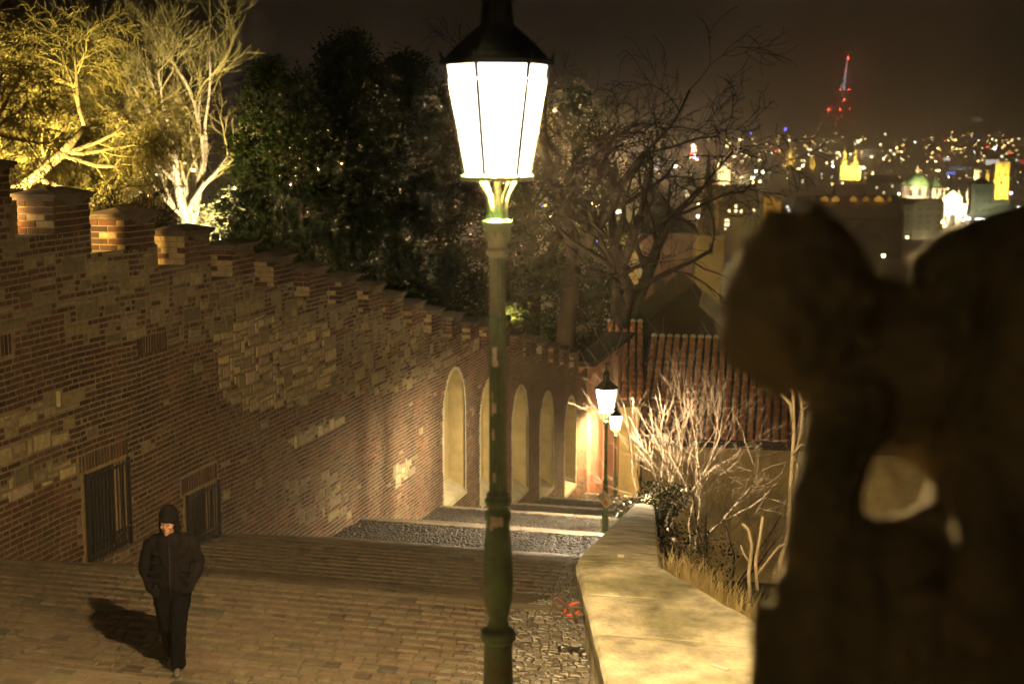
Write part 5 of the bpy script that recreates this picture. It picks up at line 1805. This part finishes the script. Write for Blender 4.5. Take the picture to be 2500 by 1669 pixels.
# added masts with point lights, put in to brighten the valley haze
for px, py, d_, w_, c_ in ((1646, 400, 1650, 420000, (.85, .9, 1.0)), (1790, 425, 1500, 260000, (1, .78, .45)), (1950, 415, 1600, 260000, (1, .74, .40)), (2110, 412, 1500, 240000, (1, .78, .42)), (2290, 420, 1300, 200000, (1, .80, .48)), (2440, 425, 1200, 200000, (1, .85, .45)), (1480, 430, 1300, 160000, (.9, .9, 1.0))):
    p = at(px, py, d_)
    root = empty('haze_fill_mast', (p.x, p.y, city_z(p))); tag(root, f'added lighting mast {near(px)} put in to brighten the haze', 'lamp', 'added masts for the valley haze')
    k = MB(); k.tube((p.x, p.y, city_z(p)), p + UP * 1, .5, .35, 6); k.build('mast', 'slate_city', root)
    k = MB(); k.obox(p - RIGHT * 2 + UP * 1, RIGHT * 4, FWD * .8, UP * .5); k.build('haze_fill_head', 'light_yellow', root)
    ld = bpy.data.lights.new('mast_light', 'POINT'); ld.energy = w_ * .18; ld.color = (c_[0], c_[1] * .92, c_[2] * .82); ld.shadow_soft_size = 1.0
    lo = add('mast_light', ld, root); lo.location = p - UP * 1.5; lo.matrix_parent_inverse = root.matrix_basis.inverted()
# Christmas tree of coloured lights
c0 = at(1694, 372, 1550)
root = empty('lit_fir_tree', (c0.x, c0.y, city_z(c0))); tag(root, 'tall fir covered in coloured lights above the gothic hall', 'tree')
k = MB(); k.lathe([(9, c0.z - 18), (5, c0.z), (.5, c0.z + 12)], c0.x, c0.y, 10); k.tube((c0.x, c0.y, city_z(c0)), c0, 1, 1, 6); k.build('crown', 'slate_city', root)
for i in range(26):
    t = rnd.random(); a = rnd.uniform(-1, 1)
    p = at(1694 + a * (3 + 9 * t), 352 + 42 * t, 1540)
    kk = MB(); kk.ball(p, 1.0, 1.0, 1.0, 6, 4); kk.build('bauble_light', rnd.choice(['light_warm', 'light_red', 'light_blue', 'light_white', 'light_yellow', 'light_warm']), root)

# dark city houses
def band(py):
    return 'high on hills' if py < 350 else 'low on hills' if py < 385 else 'far city' if py < 440 else 'middle city' if py < 520 else 'near city'
NUM = ['leftmost', 'second', 'third', 'fourth', 'fifth', 'sixth', 'seventh', 'eighth', 'ninth', 'tenth', 'eleventh', 'twelfth']
alike = {}
for i in range(95):
    yb = rnd.choice([rnd.uniform(395, 470), rnd.uniform(440, 560), rnd.uniform(520, 660)])
    px = rnd.uniform(1030, 2480) if rnd.random() < .82 else rnd.uniform(230, 700)
    dist = 201400.0 / (yb - 330)
    if 1700 < px < 1860 and yb > 560: continue
    if px > 2190 and yb > 480: continue
    kpx = FPX / dist
    w, h = rnd.uniform(14, 30) * kpx, rnd.uniform(10, 17) * kpx
    B = Bld('city_house', f'unlit house {near(px)}, {band(yb)}', 'house', px, yb, dist, 'unlit houses of the far city')
    alike.setdefault(('unlit houses', near(px), band(yb)), []).append((px, B.root))
    B.box('wall', rnd.choice(['dark_city', 'dark_city', 'grey_city']), px - w / 2, px + w / 2, yb - h, yb + 4 * kpx, 14)
    B.gable('roof', rnd.choice(['red_city', 'slate_city']), px - w / 2 - kpx * .4, px + w / 2 + kpx * .4, yb - h, yb - h - 7 * kpx, 15, -.5, along=rnd.random() < .7)
    if rnd.random() < .8:
        for q in range(rnd.choice([1, 2, 3, 4])):
            x = px + rnd.uniform(-.4, .35) * w; y = yb - h * rnd.uniform(.3, .9)
            B.win(rnd.choice(['lit_window', 'lit_window', 'lit_white']), [(x, x + 1.5 * kpx, y, y + 2 * kpx)], .2)

# lights of the city
ball = {}
def light_mesh(m_):
    if m_ not in ball:
        k = MB(); k.ball((0, 0, 0), 1, 1, 1, 8, 6)
        ball[m_] = k.mesh('city_light'); ball[m_].materials.append(M[m_])
    return ball[m_]
LNAME = {'light_warm': 'orange', 'light_yellow': 'yellow', 'light_white': 'white', 'light_red': 'red', 'light_blue': 'blue', 'light_green': 'greenish'}
def city_light(px, py, dist, m_, rpx, where):
    p = at(px, py, dist)
    z0 = city_z(p)
    if p.z < z0 + 3: p.z = z0 + 3
    o = add('city_light', light_mesh(m_)); o.location = p; r_ = rpx * p.length / FPX; o.scale = (r_, r_, r_)
    tag(o, f'small {LNAME[m_]} light {near(px)}, {band(py)}', 'light', f'lights {where}')
    alike.setdefault((f'{LNAME[m_]} lights', near(px), band(py)), []).append((px, o))
HL = 'on the far hillside at the right'
for i in range(125):
    px = 1480 + 1020 * rnd.random() ** .75; py = 322 + 78 * rnd.random() ** .8
    if px < 1950: py = 335 + 60 * rnd.random()
    m_ = rnd.choices(['light_warm', 'light_yellow', 'light_white', 'light_red', 'light_green'], [5, 4, 2, .7, .4])[0]
    city_light(px, py, rnd.uniform(1900, 2900), m_, rnd.uniform(1.4, 2.8), HL)
for px, py, m_, r in ((1753, 383, 'light_yellow', 4), (1792, 382, 'light_yellow', 4), (1811, 393, 'light_yellow', 3), (1854, 392, 'light_yellow', 3), (1822, 378, 'light_yellow', 3), (1917, 316, 'light_blue', 3.2), (1833, 326, 'light_blue', 2),
                      (1894, 370, 'light_red', 2.4), (1903, 369, 'light_warm', 2.4), (1721, 391, 'light_green', 2.4), (2095, 345, 'light_yellow', 3), (2190, 360, 'light_warm', 3.2), (2157, 388, 'light_yellow', 3), (2077, 377, 'light_green', 3), (2290, 363, 'light_warm', 3), (2335, 363, 'light_warm', 2.6),
                      (2428, 363, 'light_white', 3.2), (2452, 355, 'light_warm', 2.4), (2462, 349, 'light_warm', 2.4), (2470, 343, 'light_warm', 2.2), (2447, 361, 'light_warm', 2.2)):
    city_light(px, py, 2200, m_, r, HL)
MC = 'in the streets of the middle city'
for px, py, m_, r in ((1862, 420, 'light_yellow', 4), (1838, 436, 'light_yellow', 5), (1845, 418, 'light_white', 3.2), (1810, 433, 'light_warm', 3), (1704, 528, 'light_white', 3), (1797, 556, 'light_white', 7), (1788, 563, 'light_yellow', 3.4), (1811, 566, 'light_warm', 5), (1806, 561, 'light_yellow', 3),
                      (1871, 533, 'light_yellow', 5), (1892, 531, 'light_yellow', 5), (1838, 516, 'light_white', 3.4), (1759, 612, 'light_white', 5), (1760, 620, 'light_white', 4), (2302, 542, 'light_yellow', 3.6), (2306, 553, 'light_warm', 3.4), (2358, 533, 'light_white', 3.4), (2366, 535, 'light_white', 3.4), (2352, 538, 'light_white', 3), (2385, 536, 'light_white', 3), (2394, 537, 'light_white', 3), (2402, 538, 'light_white', 2.6), (2487, 508, 'light_white', 3.2), (2468, 471, 'light_white', 2.6), (2157, 624, 'light_yellow', 4), (2033, 406, 'light_white', 3), (2108, 410, 'light_yellow', 3), (1960, 405, 'light_yellow', 3), (2215, 579, 'light_warm', 2.8), (2441, 514, 'light_yellow', 2.6)):
    city_light(px, py, min(1700, 195000.0 / max(py - 330, 60)) * .9, m_, r, MC)
for i in range(30):
    px, py = rnd.uniform(1480, 2480), rnd.uniform(395, 500)
    city_light(px, py, 201000 / (py - 330) * .92, rnd.choice(['light_warm', 'light_yellow', 'light_yellow', 'light_white']), rnd.uniform(1.6, 3.0), MC)
TL = 'glimpsed between the dark trees beside the lamp'
for i in range(24):
    px, py = rnd.uniform(1030, 1500), rnd.uniform(490, 600)
    city_light(px, py, 560, rnd.choice(['light_yellow', 'light_white', 'light_warm', 'light_red', 'light_blue']), rnd.uniform(1.4, 3.0), TL)
for px, py in ((1438, 503), (1454, 505), (1464, 502), (1444, 498), (1495, 517), (1510, 517), (1488, 520)): city_light(px, py, 520, 'light_yellow', 4, TL)
xl = MB()
for i in range(260):
    px, py = 1490 + 1010 * rnd.random() ** .8, 330 + 110 * rnd.random()
    d_ = rnd.uniform(1800, 2900) if py < 400 else 190000 / (py - 330)
    p = at(px, py, d_); p.z = max(p.z, city_z(p) + 3)
    r_ = rnd.uniform(.8, 1.4) * p.length / FPX
    xl.ball(p, r_, r_, r_, 6, 4)
tag(xl.build('city_lights', 'light_warm'), 'fine scatter of tiny warm lights over the far city', 'lights', kind='stuff')
GL = 'seen through the garden trees at the left'
for i in range(30):
    px, py = rnd.uniform(250, 520), rnd.uniform(360, 515)
    city_light(px, py, 900, rnd.choice(['light_yellow', 'light_white', 'light_yellow', 'light_warm']), rnd.uniform(1.4, 3.6), GL)
for px, py, m_ in ((261, 367, 'light_blue'), (619, 388, 'light_blue'), (309, 467, 'light_blue')): city_light(px, py, 900, m_, 3.6, GL)
sign('bluish white lit canopy strip seen low between the garden trees', 312, 336, 477, 482, 700, 'sign_white')

for (what, nr, bd), lst in alike.items():
    if len(lst) > 1:
        for i, (_, o) in enumerate(sorted(lst, key=lambda q: q[0])):
            n_ = NUM[min(i, 11)]
            o['label'] = f"{n_}{' from left' if i else ''} of {what} {nr}, {bd}"

# ================================================================= night haze
hz = MB(); hz.box(-11800, 11800, -11800, 11800, -64, 300)
hm = bpy.data.materials.new('night_air'); hm.use_nodes = True
n, l = hm.node_tree.nodes, hm.node_tree.links
n.clear()
ho = n.new('ShaderNodeOutputMaterial'); hv = n.new('ShaderNodeVolumePrincipled')
hv.inputs['Color'].default_value = (.95, .80, .60, 1); hv.inputs['Density'].default_value = 0.0012; hv.inputs['Anisotropy'].default_value = .75
l.new(hv.outputs[0], ho.inputs['Volume'])
hm.cycles.volume_sampling = 'EQUIANGULAR'
M['night_air'] = hm
tag(hz.build('haze', 'night_air'), kind='stuff')
